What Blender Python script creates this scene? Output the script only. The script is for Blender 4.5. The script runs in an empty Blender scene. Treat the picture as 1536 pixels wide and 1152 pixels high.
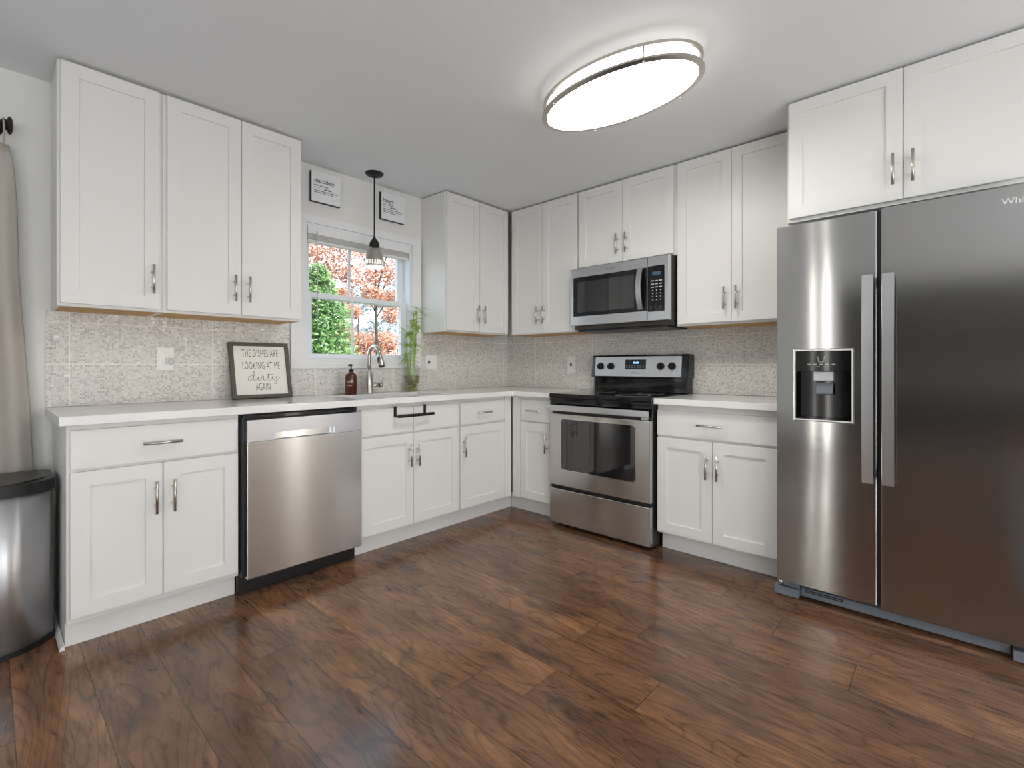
import bpy, bmesh, math, random
from mathutils import Vector, Matrix
random.seed(7)
PI = math.pi
C = bpy.context.scene.collection
SC = bpy.context.scene

# ------------------------------------------------------------------ camera
cam_d = bpy.data.cameras.new('camera')
cam = bpy.data.objects.new('camera', cam_d); C.objects.link(cam)
YAW = math.radians(42.562)                       # view direction measured from +X towards +Y
cam.location = (-3.344, -3.122, 1.115)
cam.rotation_euler = (PI/2, 0, YAW - PI/2)
cam_d.sensor_width = 36.0
cam_d.lens = 36.0 * 723.7 / 1536.0
cam_d.shift_y = -27.5 / 1536.0
cam_d.clip_start = 0.02
SC.camera = cam

# ------------------------------------------------------------------ colour management
SC.view_settings.view_transform = 'Standard'
SC.view_settings.look = 'None'
SC.view_settings.gamma = 1.0
SC.view_settings.use_curve_mapping = False
SC.view_settings.exposure = -0.20

# ------------------------------------------------------------------ sky, sun, daylight
wd = bpy.data.worlds.new('sky'); SC.world = wd; wd.use_nodes = True
wn, wl = wd.node_tree.nodes, wd.node_tree.links
wn.clear()
w_out = wn.new('ShaderNodeOutputWorld'); w_bg = wn.new('ShaderNodeBackground')
w_tc = wn.new('ShaderNodeTexCoord'); w_sep = wn.new('ShaderNodeSeparateXYZ'); w_rmp = wn.new('ShaderNodeValToRGB')
w_rmp.color_ramp.elements[0].position = 0.0; w_rmp.color_ramp.elements[0].color = (0.95, 0.98, 1.0, 1)
w_rmp.color_ramp.elements[1].position = 0.6; w_rmp.color_ramp.elements[1].color = (0.55, 0.75, 1.0, 1)
wl.new(w_tc.outputs['Generated'], w_sep.inputs[0]); wl.new(w_sep.outputs['Z'], w_rmp.inputs[0])
wl.new(w_rmp.outputs[0], w_bg.inputs[0]); wl.new(w_bg.outputs[0], w_out.inputs[0])
w_bg.inputs['Strength'].default_value = 3.0
sun_d = bpy.data.lights.new('sun', 'SUN'); sun = bpy.data.objects.new('sun', sun_d); C.objects.link(sun)
sun_d.energy = 5.5; sun_d.angle = 0.01; sun_d.color = (1.0, 0.93, 0.82)
sun.rotation_euler = (math.radians(50), 0, math.radians(20)); sun.location = (0, -8, 12)
FIXTURE = 25.0      # emission of the oval ceiling light's diffuser
FILL = 14.0    # glowing globes added behind the camera to light the room
COLUMN = 14.0  # unseen glowing columns, added as streaks for the refrigerator to reflect
BULB = 1.7

def portal(loc, rot, sx, sy):
    d = bpy.data.lights.new('daylight_portal', 'AREA'); d.shape = 'RECTANGLE'; d.size = sx; d.size_y = sy
    d.cycles.is_portal = True
    o = bpy.data.objects.new('daylight_portal', d); o.location = loc; o.rotation_euler = rot; C.objects.link(o)
portal((-1.525, 0.12, 1.6), (-PI/2, 0, 0), 0.84, 0.95)
portal((-4.45, 0.12, 1.03), (-PI/2, 0, 0), 1.9, 2.05)
portal((-3.5, -5.72, 1.2), (PI/2, 0, 0), 3.2, 1.8)  # portal of the added back window
# ------------------------------------------------------------------ materials
M = {}
def new_mat(name):
    m = bpy.data.materials.new(name); m.use_nodes = True
    n = m.node_tree.nodes; b = n['Principled BSDF']; M[name] = m
    return m, n, m.node_tree.links, b
def mat(name, col, rough=0.5, metal=0.0, spec=0.5, coat=0.0, trans=0.0, ior=1.45, bump=0.0, bscale=200.0, var=0.0):
    m, n, l, b = new_mat(name)
    b.inputs['Base Color'].default_value = (*col, 1); b.inputs['Roughness'].default_value = rough
    b.inputs['Metallic'].default_value = metal; b.inputs['Specular IOR Level'].default_value = spec
    b.inputs['Coat Weight'].default_value = coat; b.inputs['Transmission Weight'].default_value = trans
    b.inputs['IOR'].default_value = ior
    if bump or var:
        tc = n.new('ShaderNodeTexCoord'); ns = n.new('ShaderNodeTexNoise'); ns.inputs['Scale'].default_value = bscale
        ns.inputs['Detail'].default_value = 3
        l.new(tc.outputs['Object'], ns.inputs['Vector'])
        if bump:
            bp = n.new('ShaderNodeBump'); bp.inputs['Strength'].default_value = bump; bp.inputs['Distance'].default_value = 0.002
            l.new(ns.outputs['Fac'], bp.inputs['Height']); l.new(bp.outputs[0], b.inputs['Normal'])
        if var:
            mx = n.new('ShaderNodeMix'); mx.data_type = 'RGBA'
            mx.inputs['A'].default_value = (*[c*(1-var) for c in col], 1); mx.inputs['B'].default_value = (*[min(1, c*(1+var)) for c in col], 1)
            l.new(ns.outputs['Fac'], mx.inputs['Factor']); l.new(mx.outputs['Result'], b.inputs['Base Color'])
    return m
def emit(name, col, s):
    m, n, l, b = new_mat(name)
    b.inputs['Base Color'].default_value = (0.8, 0.8, 0.8, 1) if s > 1 else (0.02, 0.03, 0.04, 1)
    b.inputs['Emission Color'].default_value = (*col, 1); b.inputs['Emission Strength'].default_value = s
    return m
class NG:                                              # small node-graph helper
    def __init__(s, n, l): s.n, s.l = n, l
    def put(s, sock, v):
        if isinstance(v, (int, float)): sock.default_value = v
        elif isinstance(v, tuple): sock.default_value = v
        else: s.l.new(v, sock)
    def m(s, op, a, b=None, c=None):
        q = s.n.new('ShaderNodeMath'); q.operation = op
        for i, v in enumerate((a, b, c)):
            if v is not None: s.put(q.inputs[i], v)
        return q.outputs[0]
    def xyz(s, x, y, z):
        q = s.n.new('ShaderNodeCombineXYZ')
        for i, v in enumerate((x, y, z)): s.put(q.inputs[i], v)
        return q.outputs[0]
    def noise(s, vec, scale=1.0, detail=4.0, rough=0.5, dist=0.0):
        q = s.n.new('ShaderNodeTexNoise'); s.put(q.inputs['Vector'], vec); q.inputs['Scale'].default_value = scale
        q.inputs['Detail'].default_value = detail; q.inputs['Roughness'].default_value = rough; q.inputs['Distortion'].default_value = dist
        return q.outputs['Fac']
    def white(s, vec):
        q = s.n.new('ShaderNodeTexWhiteNoise'); q.noise_dimensions = '3D'; s.put(q.inputs['Vector'], vec)
        return q.outputs['Value'], q.outputs['Color']
    def ramp(s, f, stops, interp='LINEAR'):
        q = s.n.new('ShaderNodeValToRGB'); s.put(q.inputs[0], f); cr = q.color_ramp; cr.interpolation = interp
        while len(cr.elements) < len(stops): cr.elements.new(0.5)
        for e, (p, c) in zip(cr.elements, stops):
            e.position = p; e.color = (*c, 1) if len(c) == 3 else c
        return q.outputs[0]
    def mix(s, f, a, b, mode='MIX'):
        q = s.n.new('ShaderNodeMix'); q.data_type = 'RGBA'; q.blend_type = mode
        s.put(q.inputs['Factor'], f)
        for k, v in (('A', a), ('B', b)):
            s.put(q.inputs[k], (*v, 1) if isinstance(v, tuple) and len(v) == 3 else v)
        return q.outputs['Result']

mat('cabinet_white', (0.80, 0.79, 0.77), 0.38)
mat('wall_paint', (0.80, 0.79, 0.76), 0.85, bump=0.05, bscale=300)
mat('ceiling_paint', (0.80, 0.815, 0.84), 0.95)
mat('added_rug_charcoal', (0.07, 0.07, 0.072), 0.95, bump=0.3, bscale=120)
mat('added_rug_cream', (0.72, 0.70, 0.66), 0.95, bump=0.3, bscale=120)
mat('trim_white', (0.84, 0.84, 0.84), 0.4)
mat('raw_wood', (0.62, 0.36, 0.14), 0.6, bump=0.1, bscale=40, var=0.25)
mat('black_plastic', (0.012, 0.012, 0.013), 0.35)
mat('black_gloss', (0.006, 0.006, 0.007), 0.06)
mat('black_metal', (0.014, 0.013, 0.012), 0.45, spec=0.4)
mat('bronze', (0.035, 0.024, 0.018), 0.35, metal=0.6)
mat('nickel', (0.60, 0.57, 0.52), 0.28, metal=1.0)
mat('chrome', (0.70, 0.70, 0.70), 0.12, metal=1.0)
mat('grille_grey', (0.16, 0.18, 0.21), 0.4)
mat('plate_white', (0.88, 0.87, 0.84), 0.35)
mat('dark_slot', (0.02, 0.02, 0.02), 0.6)
mat('text_black', (0.03, 0.03, 0.03), 0.7)
mat('text_grey', (0.55, 0.55, 0.55), 0.5)
mat('print_grey', (0.22, 0.22, 0.22), 0.6)
mat('text_white', (0.75, 0.75, 0.75), 0.5)
mat('sign_white', (0.84, 0.84, 0.86), 0.6)
mat('sign_cream', (0.86, 0.83, 0.77), 0.7)
mat('frame_grey_wood', (0.115, 0.10, 0.082), 0.7, bump=0.2, bscale=60, var=0.3)
mat('amber', (0.10, 0.022, 0.008), 0.08, coat=0.3)
mat('leaf_bamboo', (0.44, 0.58, 0.11), 0.45)
mat('leaf_bamboo_dark', (0.05, 0.11, 0.03), 0.45)
mat('stem_bamboo', (0.36, 0.48, 0.13), 0.4)
mat('pebbles', (0.38, 0.36, 0.08), 0.4, var=0.6, bscale=60)
mat('vase_water', (0.20, 0.20, 0.07), 0.1)
mat('bark', (0.10, 0.075, 0.055), 0.9, var=0.3, bscale=8)
mat('lawn', (0.10, 0.16, 0.04), 0.95, var=0.3, bscale=2)
mat('bounce_grey', (0.6, 0.6, 0.6), 0.8)
mat('hall_darkened', (0.14, 0.135, 0.13), 0.9)  # hall wall colour darkened so the refrigerator door reflects a dim room
mat('blind_white', (0.80, 0.79, 0.77), 0.5)
mat('vinyl', (0.82, 0.84, 0.87), 0.35)
mat('lid_dark', (0.07, 0.062, 0.055), 0.35, metal=0.8)
mat('display_glass', (0.015, 0.018, 0.022), 0.12)
mat('panel_silver', (0.62, 0.63, 0.65), 0.4, metal=0.7)
emit('diffuser', (1.0, 0.97, 0.92), FIXTURE)
emit('diffuser_side', (1.0, 0.96, 0.90), FIXTURE*0.2)
emit('thick_column', (1.0, 0.97, 0.92), 4.5)  # added column, a bright band for the dishwasher to reflect
emit('diffuser_top', (1.0, 0.95, 0.86), FIXTURE*0.04)
emit('fill', (1.0, 0.985, 0.965), FILL)
emit('column', (1.0, 0.97, 0.90), COLUMN)
emit('bulb', (1.0, 0.95, 0.88), BULB)
emit('digits_blue', (0.25, 0.6, 1.0), 2.5)
emit('digits_dim', (0.08, 0.28, 0.55), 0.22)
mat('clear_plastic', (0.95, 0.95, 0.95), 0.1, trans=0.7)

AROT = 0.25
def steel(name, col, rough, aniso, wave=0.0, wscale=(0.0, 2.2, 1.1)):
    m, n, l, b = new_mat(name); g = NG(n, l)
    b.inputs['Metallic'].default_value = 1.0
    b.inputs['Anisotropic'].default_value = aniso; b.inputs['Anisotropic Rotation'].default_value = AROT
    tg = n.new('ShaderNodeTangent'); tg.direction_type = 'UV_MAP'; tg.uv_map = 'UVMap'
    l.new(tg.outputs[0], b.inputs['Tangent'])
    tc = n.new('ShaderNodeTexCoord'); mp = n.new('ShaderNodeMapping'); mp.inputs['Scale'].default_value = (1.2, 1.2, 500)
    l.new(tc.outputs['Object'], mp.inputs[0])
    f = g.noise(mp.outputs[0], 1.0, 2.0)
    cc = g.mix(f, tuple(c*0.97 for c in col), tuple(min(1, c*1.03) for c in col)); l.new(cc, b.inputs['Base Color'])
    g.put(b.inputs['Roughness'], g.m('MULTIPLY_ADD', f, 0.02, rough-0.01))
    if wave:
        mp2 = n.new('ShaderNodeMapping'); mp2.inputs['Scale'].default_value = wscale
        l.new(tc.outputs['Object'], mp2.inputs[0])
        h = g.noise(mp2.outputs[0], 1.0, 0.0)
        bp = n.new('ShaderNodeBump'); bp.inputs['Strength'].default_value = 1.0; bp.inputs['Distance'].default_value = wave
        l.new(h, bp.inputs['Height']); l.new(bp.outputs[0], b.inputs['Normal'])
    return m
steel('steel', (0.56, 0.54, 0.52), 0.20, 0.85, wave=0.002)
steel('steel_fridge', (0.45, 0.448, 0.445), 0.14, 1.0, wave=0.022, wscale=(0.0, 0.5, 2.4))
steel('steel_light', (0.62, 0.625, 0.65), 0.30, 0.5)
steel('steel_bin', (0.66, 0.66, 0.68), 0.32, 0.92)

def glass_mat(name, tint, refl):
    m, n, l, b = new_mat(name); n.remove(b)
    out = n['Material Output']; t = n.new('ShaderNodeBsdfTransparent'); gl = n.new('ShaderNodeBsdfGlossy'); mx = n.new('ShaderNodeMixShader')
    t.inputs[0].default_value = (*tint, 1); gl.inputs['Roughness'].default_value = 0.02
    mx.inputs[0].default_value = refl; l.new(t.outputs[0], mx.inputs[1]); l.new(gl.outputs[0], mx.inputs[2]); l.new(mx.outputs[0], out.inputs[0])
glass_mat('window_glass', (0.97, 0.98, 0.98), 0.03)
glass_mat('vase_glass', (0.90, 0.93, 0.89), 0.10)
def oven_glass():
    m, n, l, b = new_mat('oven_glass')
    b.inputs['Base Color'].default_value = (0.01, 0.01, 0.012, 1); b.inputs['Roughness'].default_value = 0.04
    b.inputs['IOR'].default_value = 1.9
oven_glass()

def floor_mat():
    m, n, l, b = new_mat('plank_floor'); g = NG(n, l)
    geo = n.new('ShaderNodeNewGeometry'); sp = n.new('ShaderNodeSeparateXYZ'); l.new(geo.outputs['Position'], sp.inputs[0])
    x, y = sp.outputs[0], sp.outputs[1]
    W, L = 0.194, 1.22
    u = g.m('DIVIDE', g.m('ADD', x, 3.287), W); row = g.m('FLOOR', u); fx = g.m('SUBTRACT', u, row)
    rr, _ = g.white(g.xyz(row, 3.7, 0.5))
    v = g.m('ADD', g.m('DIVIDE', y, L), g.m('MULTIPLY', rr, 5.0)); pl = g.m('FLOOR', v); fy = g.m('SUBTRACT', v, pl)
    pid, pcol = g.white(g.xyz(row, pl, 1.3))
    off = g.m('MULTIPLY', pid, 37.0)
    px = g.m('ADD', x, off)
    # warped coordinates -> hickory figure
    warp = g.noise(g.xyz(g.m('MULTIPLY', px, 5.0), g.m('MULTIPLY', y, 1.6), off), 1.0, 2.0, 0.5)
    wx = g.m('ADD', px, g.m('MULTIPLY', g.m('SUBTRACT', warp, 0.5), 0.16))
    blot = g.noise(g.xyz(g.m('MULTIPLY', wx, 9.0), g.m('MULTIPLY', y, 2.4), off), 1.0, 6.0, 0.68, 0.5)
    fine = g.noise(g.xyz(g.m('MULTIPLY', wx, 75.0), g.m('MULTIPLY', y, 8.0), off), 1.0, 5.0, 0.72)
    fine2 = g.noise(g.xyz(g.m('MULTIPLY', wx, 260.0), g.m('MULTIPLY', y, 9.0), off), 1.0, 2.0, 0.6)
    ringv = g.m('FRACT', g.m('MULTIPLY', g.noise(g.xyz(g.m('MULTIPLY', px, 4.2), g.m('MULTIPLY', y, 0.85), off), 1.0, 1.0, 0.4), 24.0))
    ring = g.m('POWER', g.m('ABSOLUTE', g.m('SUBTRACT', g.m('MULTIPLY', ringv, 2.0), 1.0)), 7.0)
    dark = g.noise(g.xyz(g.m('MULTIPLY', wx, 6.0), g.m('MULTIPLY', y, 2.6), g.m('ADD', off, 9.0)), 1.0, 3.0, 0.55)
    dk = g.ramp(dark, [(0.57, (0, 0, 0)), (0.68, (1, 1, 1))])
    base = g.ramp(blot, [(0.25, (0.072, 0.040, 0.026)), (0.42, (0.125, 0.064, 0.036)), (0.58, (0.185, 0.094, 0.050)), (0.76, (0.26, 0.142, 0.076))])
    tint = g.mix(pid, (0.72, 0.70, 0.72), (1.22, 1.18, 1.08))
    c1 = g.mix(1.0, base, tint, 'MULTIPLY')
    c2 = g.mix(g.m('MULTIPLY', dk, 0.66), c1, (0.036, 0.026, 0.021))
    f1 = g.ramp(fine, [(0.32, (0.42, 0.39, 0.37)), (0.48, (1.27, 1.25, 1.22)), (0.75, (1.55, 1.52, 1.47))])
    c3 = g.mix(0.85, c2, f1, 'MULTIPLY')
    c4 = g.mix(g.m('MULTIPLY', ring, 0.5), c3, (0.030, 0.018, 0.012))
    ex = g.m('MULTIPLY', g.m('MINIMUM', fx, g.m('SUBTRACT', 1.0, fx)), W)
    ey = g.m('MULTIPLY', g.m('MINIMUM', fy, g.m('SUBTRACT', 1.0, fy)), L)
    seam = g.m('LESS_THAN', g.m('MINIMUM', ex, ey), 0.0013)
    c5 = g.mix(g.m('MULTIPLY', seam, 0.8), c4, (0.020, 0.013, 0.010)); l.new(c5, b.inputs['Base Color'])
    g.put(b.inputs['Roughness'], g.m('MULTIPLY_ADD', fine, 0.12, 0.12))
    b.inputs['Specular IOR Level'].default_value = 0.6
    hh = g.m('ADD', g.m('MULTIPLY', fine, 0.5), g.m('MULTIPLY', ring, -0.35))
    hh = g.m('ADD', hh, g.m('MULTIPLY', blot, 1.2)); hh = g.m('SUBTRACT', hh, g.m('MULTIPLY', seam, 1.0))
    bp = n.new('ShaderNodeBump'); bp.inputs['Strength'].default_value = 0.5; bp.inputs['Distance'].default_value = 0.0006
    l.new(hh, bp.inputs['Height']); l.new(bp.outputs[0], b.inputs['Normal'])
floor_mat()

def tile_mat(name, axis, seam0):
    m, n, l, b = new_mat(name); g = NG(n, l)
    geo = n.new('ShaderNodeNewGeometry'); sp = n.new('ShaderNodeSeparateXYZ'); l.new(geo.outputs['Position'], sp.inputs[0])
    h, z = sp.outputs[axis], sp.outputs[2]
    PW, PH, c = 0.602, 0.1975, 0.0092
    hu = g.m('ADD', h, -seam0); zu = g.m('ADD', z, -0.925)
    pu = g.m('DIVIDE', hu, PW); pv = g.m('DIVIDE', zu, PH)
    fu = g.m('FRACT', pu); fv = g.m('FRACT', pv)
    eu = g.m('MULTIPLY', g.m('MINIMUM', fu, g.m('SUBTRACT', 1.0, fu)), PW)
    ev = g.m('MULTIPLY', g.m('MINIMUM', fv, g.m('SUBTRACT', 1.0, fv)), PH)
    grout = g.m('LESS_THAN', g.m('MINIMUM', eu, ev), 0.0018)
    cu = g.m('DIVIDE', hu, c); cv = g.m('DIVIDE', zu, c)
    ci, cj = g.m('FLOOR', cu), g.m('FLOOR', cv)
    # some neighbouring chips merge into little bars
    mrg, _ = g.white(g.xyz(g.m('FLOOR', g.m('MULTIPLY', ci, 0.5)), cj, 4.0))
    wide = g.m('GREATER_THAN', mrg, 0.72)
    ci2 = g.m('ADD', g.m('MULTIPLY', wide, g.m('MULTIPLY', g.m('FLOOR', g.m('MULTIPLY', ci, 0.5)), 2.0)), g.m('MULTIPLY', g.m('SUBTRACT', 1.0, wide), ci))
    val, col = g.white(g.xyz(ci2, cj, 0.5))
    val2, col2 = g.white(g.xyz(ci2, cj, 7.5))
    fcu = g.m('SUBTRACT', cu, ci); fcv = g.m('SUBTRACT', cv, cj)
    ec = g.m('MINIMUM', g.m('MINIMUM', fcu, g.m('SUBTRACT', 1.0, fcu)), g.m('MINIMUM', fcv, g.m('SUBTRACT', 1.0, fcv)))
    joint = g.m('LESS_THAN', ec, 0.10)
    chip = g.ramp(val, [(0.0, (0.45, 0.42, 0.395)), (0.22, (0.57, 0.54, 0.505)), (0.42, (0.69, 0.66, 0.62)), (0.75, (0.76, 0.73, 0.685)), (1.0, (0.85, 0.82, 0.77))])
    c1 = g.mix(joint, chip, (0.73, 0.70, 0.66))
    c2 = g.mix(grout, c1, (0.92, 0.89, 0.84)); l.new(c2, b.inputs['Base Color'])
    g.put(b.inputs['Roughness'], g.m('ADD', g.m('MULTIPLY_ADD', val2, 0.3, 0.10), g.m('MULTIPLY', g.m('MAXIMUM', joint, grout), 0.5)))
    vm = n.new('ShaderNodeVectorMath'); vm.operation = 'SUBTRACT'; l.new(col2, vm.inputs[0]); vm.inputs[1].default_value = (0.5, 0.5, 0.5)
    vs = n.new('ShaderNodeVectorMath'); vs.operation = 'SCALE'; l.new(vm.outputs[0], vs.inputs[0]); vs.inputs['Scale'].default_value = 0.30
    va = n.new('ShaderNodeVectorMath'); va.operation = 'ADD'; l.new(vs.outputs[0], va.inputs[0]); l.new(geo.outputs['Normal'], va.inputs[1])
    vn = n.new('ShaderNodeVectorMath'); vn.operation = 'NORMALIZE'; l.new(va.outputs[0], vn.inputs[0]); l.new(vn.outputs[0], b.inputs['Normal'])
tile_mat('mosaic_window_wall', 0, -3.076)
tile_mat('mosaic_stove_wall', 1, -2.152)

def counter_mat():
    m, n, l, b = new_mat('quartz'); g = NG(n, l)
    tc = n.new('ShaderNodeTexCoord')
    f = g.noise(tc.outputs['Object'], 260.0, 2.0); f2 = g.noise(tc.outputs['Object'], 5.0, 4.0)
    c = g.ramp(f, [(0.33, (0.72, 0.70, 0.68)), (0.44, (0.86, 0.85, 0.835)), (0.8, (0.89, 0.885, 0.875))])
    c = g.mix(g.m('MULTIPLY', f2, 0.25), c, (0.84, 0.82, 0.80)); l.new(c, b.inputs['Base Color'])
    b.inputs['Roughness'].default_value = 0.12
counter_mat()
def fabric_mat():
    m, n, l, b = new_mat('linen'); g = NG(n, l)
    tc = n.new('ShaderNodeTexCoord'); mp = n.new('ShaderNodeMapping'); mp.inputs['Scale'].default_value = (300, 300, 90); l.new(tc.outputs['Object'], mp.inputs[0])
    f = g.noise(mp.outputs[0], 1.0, 2.0)
    l.new(g.mix(f, (0.40, 0.36, 0.325), (0.56, 0.515, 0.47)), b.inputs['Base Color']); b.inputs['Roughness'].default_value = 0.95
fabric_mat()
def leaf_mat(name, a, bcol, c):
    m, n, l, b = new_mat(name); g = NG(n, l)
    geo = n.new('ShaderNodeNewGeometry')
    l.new(g.ramp(geo.outputs['Random Per Island'], [(0.0, a), (0.5, bcol), (1.0, c)]), b.inputs['Base Color']); b.inputs['Roughness'].default_value = 0.6
leaf_mat('leaf_green', (0.05, 0.14, 0.03), (0.19, 0.36, 0.09), (0.42, 0.58, 0.24))
leaf_mat('leaf_orange', (0.46, 0.16, 0.09), (0.76, 0.36, 0.22), (0.88, 0.60, 0.42))
leaf_mat('leaf_far', (0.22, 0.29, 0.34), (0.34, 0.40, 0.42), (0.46, 0.46, 0.42))  # blue-grey distance haze put into the leaf colour

# ------------------------------------------------------------------ mesh helpers
class MB:
    """collects shapes into one mesh"""
    def __init__(s): s.bm = bmesh.new()
    def box(s, x0, x1, y0, y1, z0, z1, bev=0.0, seg=2):
        t = bmesh.new()
        bmesh.ops.create_cube(t, size=1.0)
        cx, cy, cz = (x0+x1)/2, (y0+y1)/2, (z0+z1)/2
        sx, sy, sz = abs(x1-x0), abs(y1-y0), abs(z1-z0)
        for v in t.verts: v.co = Vector((cx+v.co.x*sx, cy+v.co.y*sy, cz+v.co.z*sz))
        if bev: bmesh.ops.bevel(t, geom=t.edges[:], offset=min(bev, sx*.45, sy*.45, sz*.45), segments=seg, profile=0.7, affect='EDGES')
        s.add(t); return s
    def add(s, t):
        me = bpy.data.meshes.new('tmp'); t.to_mesh(me); t.free(); s.bm.from_mesh(me); bpy.data.meshes.remove(me)
    def tube(s, pts, r, seg=12, cap=True):
        pts = [Vector(p) for p in pts]; n = len(pts)
        rs = r if isinstance(r, (list, tuple)) else [r]*n
        rings = []; up = None
        for i, p in enumerate(pts):
            d = (pts[min(i+1, n-1)] - pts[max(i-1, 0)]).normalized()
            if up is None:
                up = Vector((0, 0, 1)) if abs(d.z) < 0.9 else Vector((1, 0, 0))
            a = d.cross(up).normalized(); b2 = a.cross(d).normalized(); up = b2
            rings.append([s.bm.verts.new(p + a*math.cos(2*PI*k/seg)*rs[i] + b2*math.sin(2*PI*k/seg)*rs[i]) for k in range(seg)])
        for i in range(n-1):
            for k in range(seg):
                f = s.bm.faces.new((rings[i][k], rings[i][(k+1) % seg], rings[i+1][(k+1) % seg], rings[i+1][k])); f.smooth = True
        if cap:
            s.bm.faces.new(rings[0][::-1]); s.bm.faces.new(rings[-1])
        return s
    def lathe(s, prof, cx=0, cy=0, seg=32, sx=1.0, sy=1.0, smooth=True, cap=True):
        """prof: list of (r, z)"""
        rings = [[s.bm.verts.new((cx+r*sx*math.cos(2*PI*k/seg), cy+r*sy*math.sin(2*PI*k/seg), z)) for k in range(seg)] for r, z in prof]
        for i in range(len(prof)-1):
            for k in range(seg):
                f = s.bm.faces.new((rings[i][k], rings[i][(k+1) % seg], rings[i+1][(k+1) % seg], rings[i+1][k])); f.smooth = smooth
        if cap:
            for rg in (rings[0], rings[-1]):
                try: s.bm.faces.new(rg)
                except ValueError: pass
        return s
    def prism(s, pts2, z0, z1, bev=0.0, mapf=None):
        """extrude a 2-D outline; mapf((u,v,w)) places it"""
        t = bmesh.new(); mapf = mapf or (lambda u, v, w: (u, v, w))
        lo = [t.verts.new(mapf(u, v, z0)) for u, v in pts2]; hi = [t.verts.new(mapf(u, v, z1)) for u, v in pts2]
        t.faces.new(lo[::-1]); t.faces.new(hi); n = len(pts2)
        for k in range(n): t.faces.new((lo[k], lo[(k+1) % n], hi[(k+1) % n], hi[k]))
        if bev: bmesh.ops.bevel(t, geom=t.edges[:], offset=bev, segments=2, affect='EDGES')
        bmesh.ops.recalc_face_normals(t, faces=t.faces[:])
        s.add(t); return s
    def cells(s, us, vs, keep, w0, w1, mapf):
        """extrude the kept cells of a grid: walls and tops with holes"""
        t = bmesh.new(); V = {}
        def vert(i, j):
            if (i, j) not in V: V[(i, j)] = t.verts.new(mapf(us[i], vs[j], w0))
            return V[(i, j)]
        for i in range(len(us)-1):
            for j in range(len(vs)-1):
                if keep((us[i]+us[i+1])/2, (vs[j]+vs[j+1])/2):
                    t.faces.new((vert(i, j), vert(i+1, j), vert(i+1, j+1), vert(i, j+1)))
        r = bmesh.ops.extrude_face_region(t, geom=t.faces[:])
        d = Vector(mapf(0, 0, w1)) - Vector(mapf(0, 0, w0))
        for v in [g for g in r['geom'] if isinstance(g, bmesh.types.BMVert)]: v.co += d
        bmesh.ops.recalc_face_normals(t, faces=t.faces[:])
        bmesh.ops.dissolve_limit(t, angle_limit=0.01, verts=t.verts[:], edges=t.edges[:])
        s.add(t); return s
    def shaker(s, x0, x1, z0, z1, yb, yf, rail=0.057):
        """door leaf facing -y with a sunk panel"""
        t = bmesh.new(); bmesh.ops.create_cube(t, size=1.0)
        for v in t.verts: v.co = Vector(((x0+x1)/2+v.co.x*(x1-x0), (yb+yf)/2+v.co.y*abs(yb-yf), (z0+z1)/2+v.co.z*(z1-z0)))
        bmesh.ops.bevel(t, geom=t.edges[:], offset=0.0018, segments=2, affect='EDGES')
        t.faces.ensure_lookup_table()
        f = max((f for f in t.faces if f.normal.y < -0.9), key=lambda f: f.calc_area())
        bmesh.ops.inset_region(t, faces=[f], thickness=rail, use_even_offset=True)
        bmesh.ops.inset_region(t, faces=[f], thickness=0.0014, depth=-0.009, use_even_offset=True)
        s.add(t); return s
    def ball(s, c, r, sc=(1, 1, 1), sub=2):
        t = bmesh.new(); bmesh.ops.create_icosphere(t, subdivisions=sub, radius=1)
        for v in t.verts: v.co = Vector((c[0]+v.co.x*r*sc[0], c[1]+v.co.y*r*sc[1], c[2]+v.co.z*r*sc[2]))
        for f in t.faces: f.smooth = True
        s.add(t); return s
    def quad(s, pts):
        s.bm.faces.new([s.bm.verts.new(p) for p in pts]); return s
    def build(s, name, m, parent=None, off=None, smooth=False):
        if off is not None:
            for v in s.bm.verts: v.co -= Vector(off)
        me = bpy.data.meshes.new(name)
        uv = s.bm.loops.layers.uv.new('UVMap')
        for f in s.bm.faces:
            n = f.normal if f.normal.length > 0 else Vector((0, 0, 1))
            f.normal_update(); n = f.normal
            if smooth: f.smooth = True
            for lp in f.loops:
                p = lp.vert.co
                if abs(n.z) > 0.75: lp[uv].uv = (p.x, p.y)
                else:
                    t = Vector((-n.y, n.x, 0)).normalized(); lp[uv].uv = (p.dot(t), p.z)
        s.bm.to_mesh(me); s.bm.free()
        me.materials.append(M[m] if isinstance(m, str) else m)
        o = bpy.data.objects.new(name, me); C.objects.link(o)
        if parent is not None: o.parent = parent
        elif off is not None: o.location = off
        return o

def tag(o, label, cat, group=None):
    o['label'] = label; o['category'] = cat
    if group: o['group'] = group
    return o
def thing(name, label, cat, loc=(0, 0, 0), rz=0.0, group=None):
    o = bpy.data.objects.new(name, None); C.objects.link(o); o.empty_display_size = 0.1
    o.location = loc; o.rotation_euler = (0, 0, rz)
    return tag(o, label, cat, group)
def struct(o):
    o['kind'] = 'structure'; return o
def text_mesh(name, body, size, m, parent, mtx, sx=1.0, thin=0.0, align='CENTER', depth=0.0006, spacing=1.0):
    cu = bpy.data.curves.new(name, 'FONT'); cu.body = body; cu.size = size; cu.align_x = align; cu.align_y = 'CENTER'
    cu.extrude = depth; cu.offset = thin; cu.space_character = spacing; cu.resolution_u = 3
    t = bpy.data.objects.new('tmp_text', cu); C.objects.link(t)
    dg = bpy.context.evaluated_depsgraph_get(); me = bpy.data.meshes.new_from_object(t.evaluated_get(dg))
    bpy.data.objects.remove(t); bpy.data.curves.remove(cu)
    me.transform(mtx @ Matrix.Diagonal((sx, 1, 1, 1)))
    me.materials.clear(); me.materials.append(M[m]); me.name = name
    o = bpy.data.objects.new(name, me); C.objects.link(o); o.parent = parent
    return o
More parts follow.
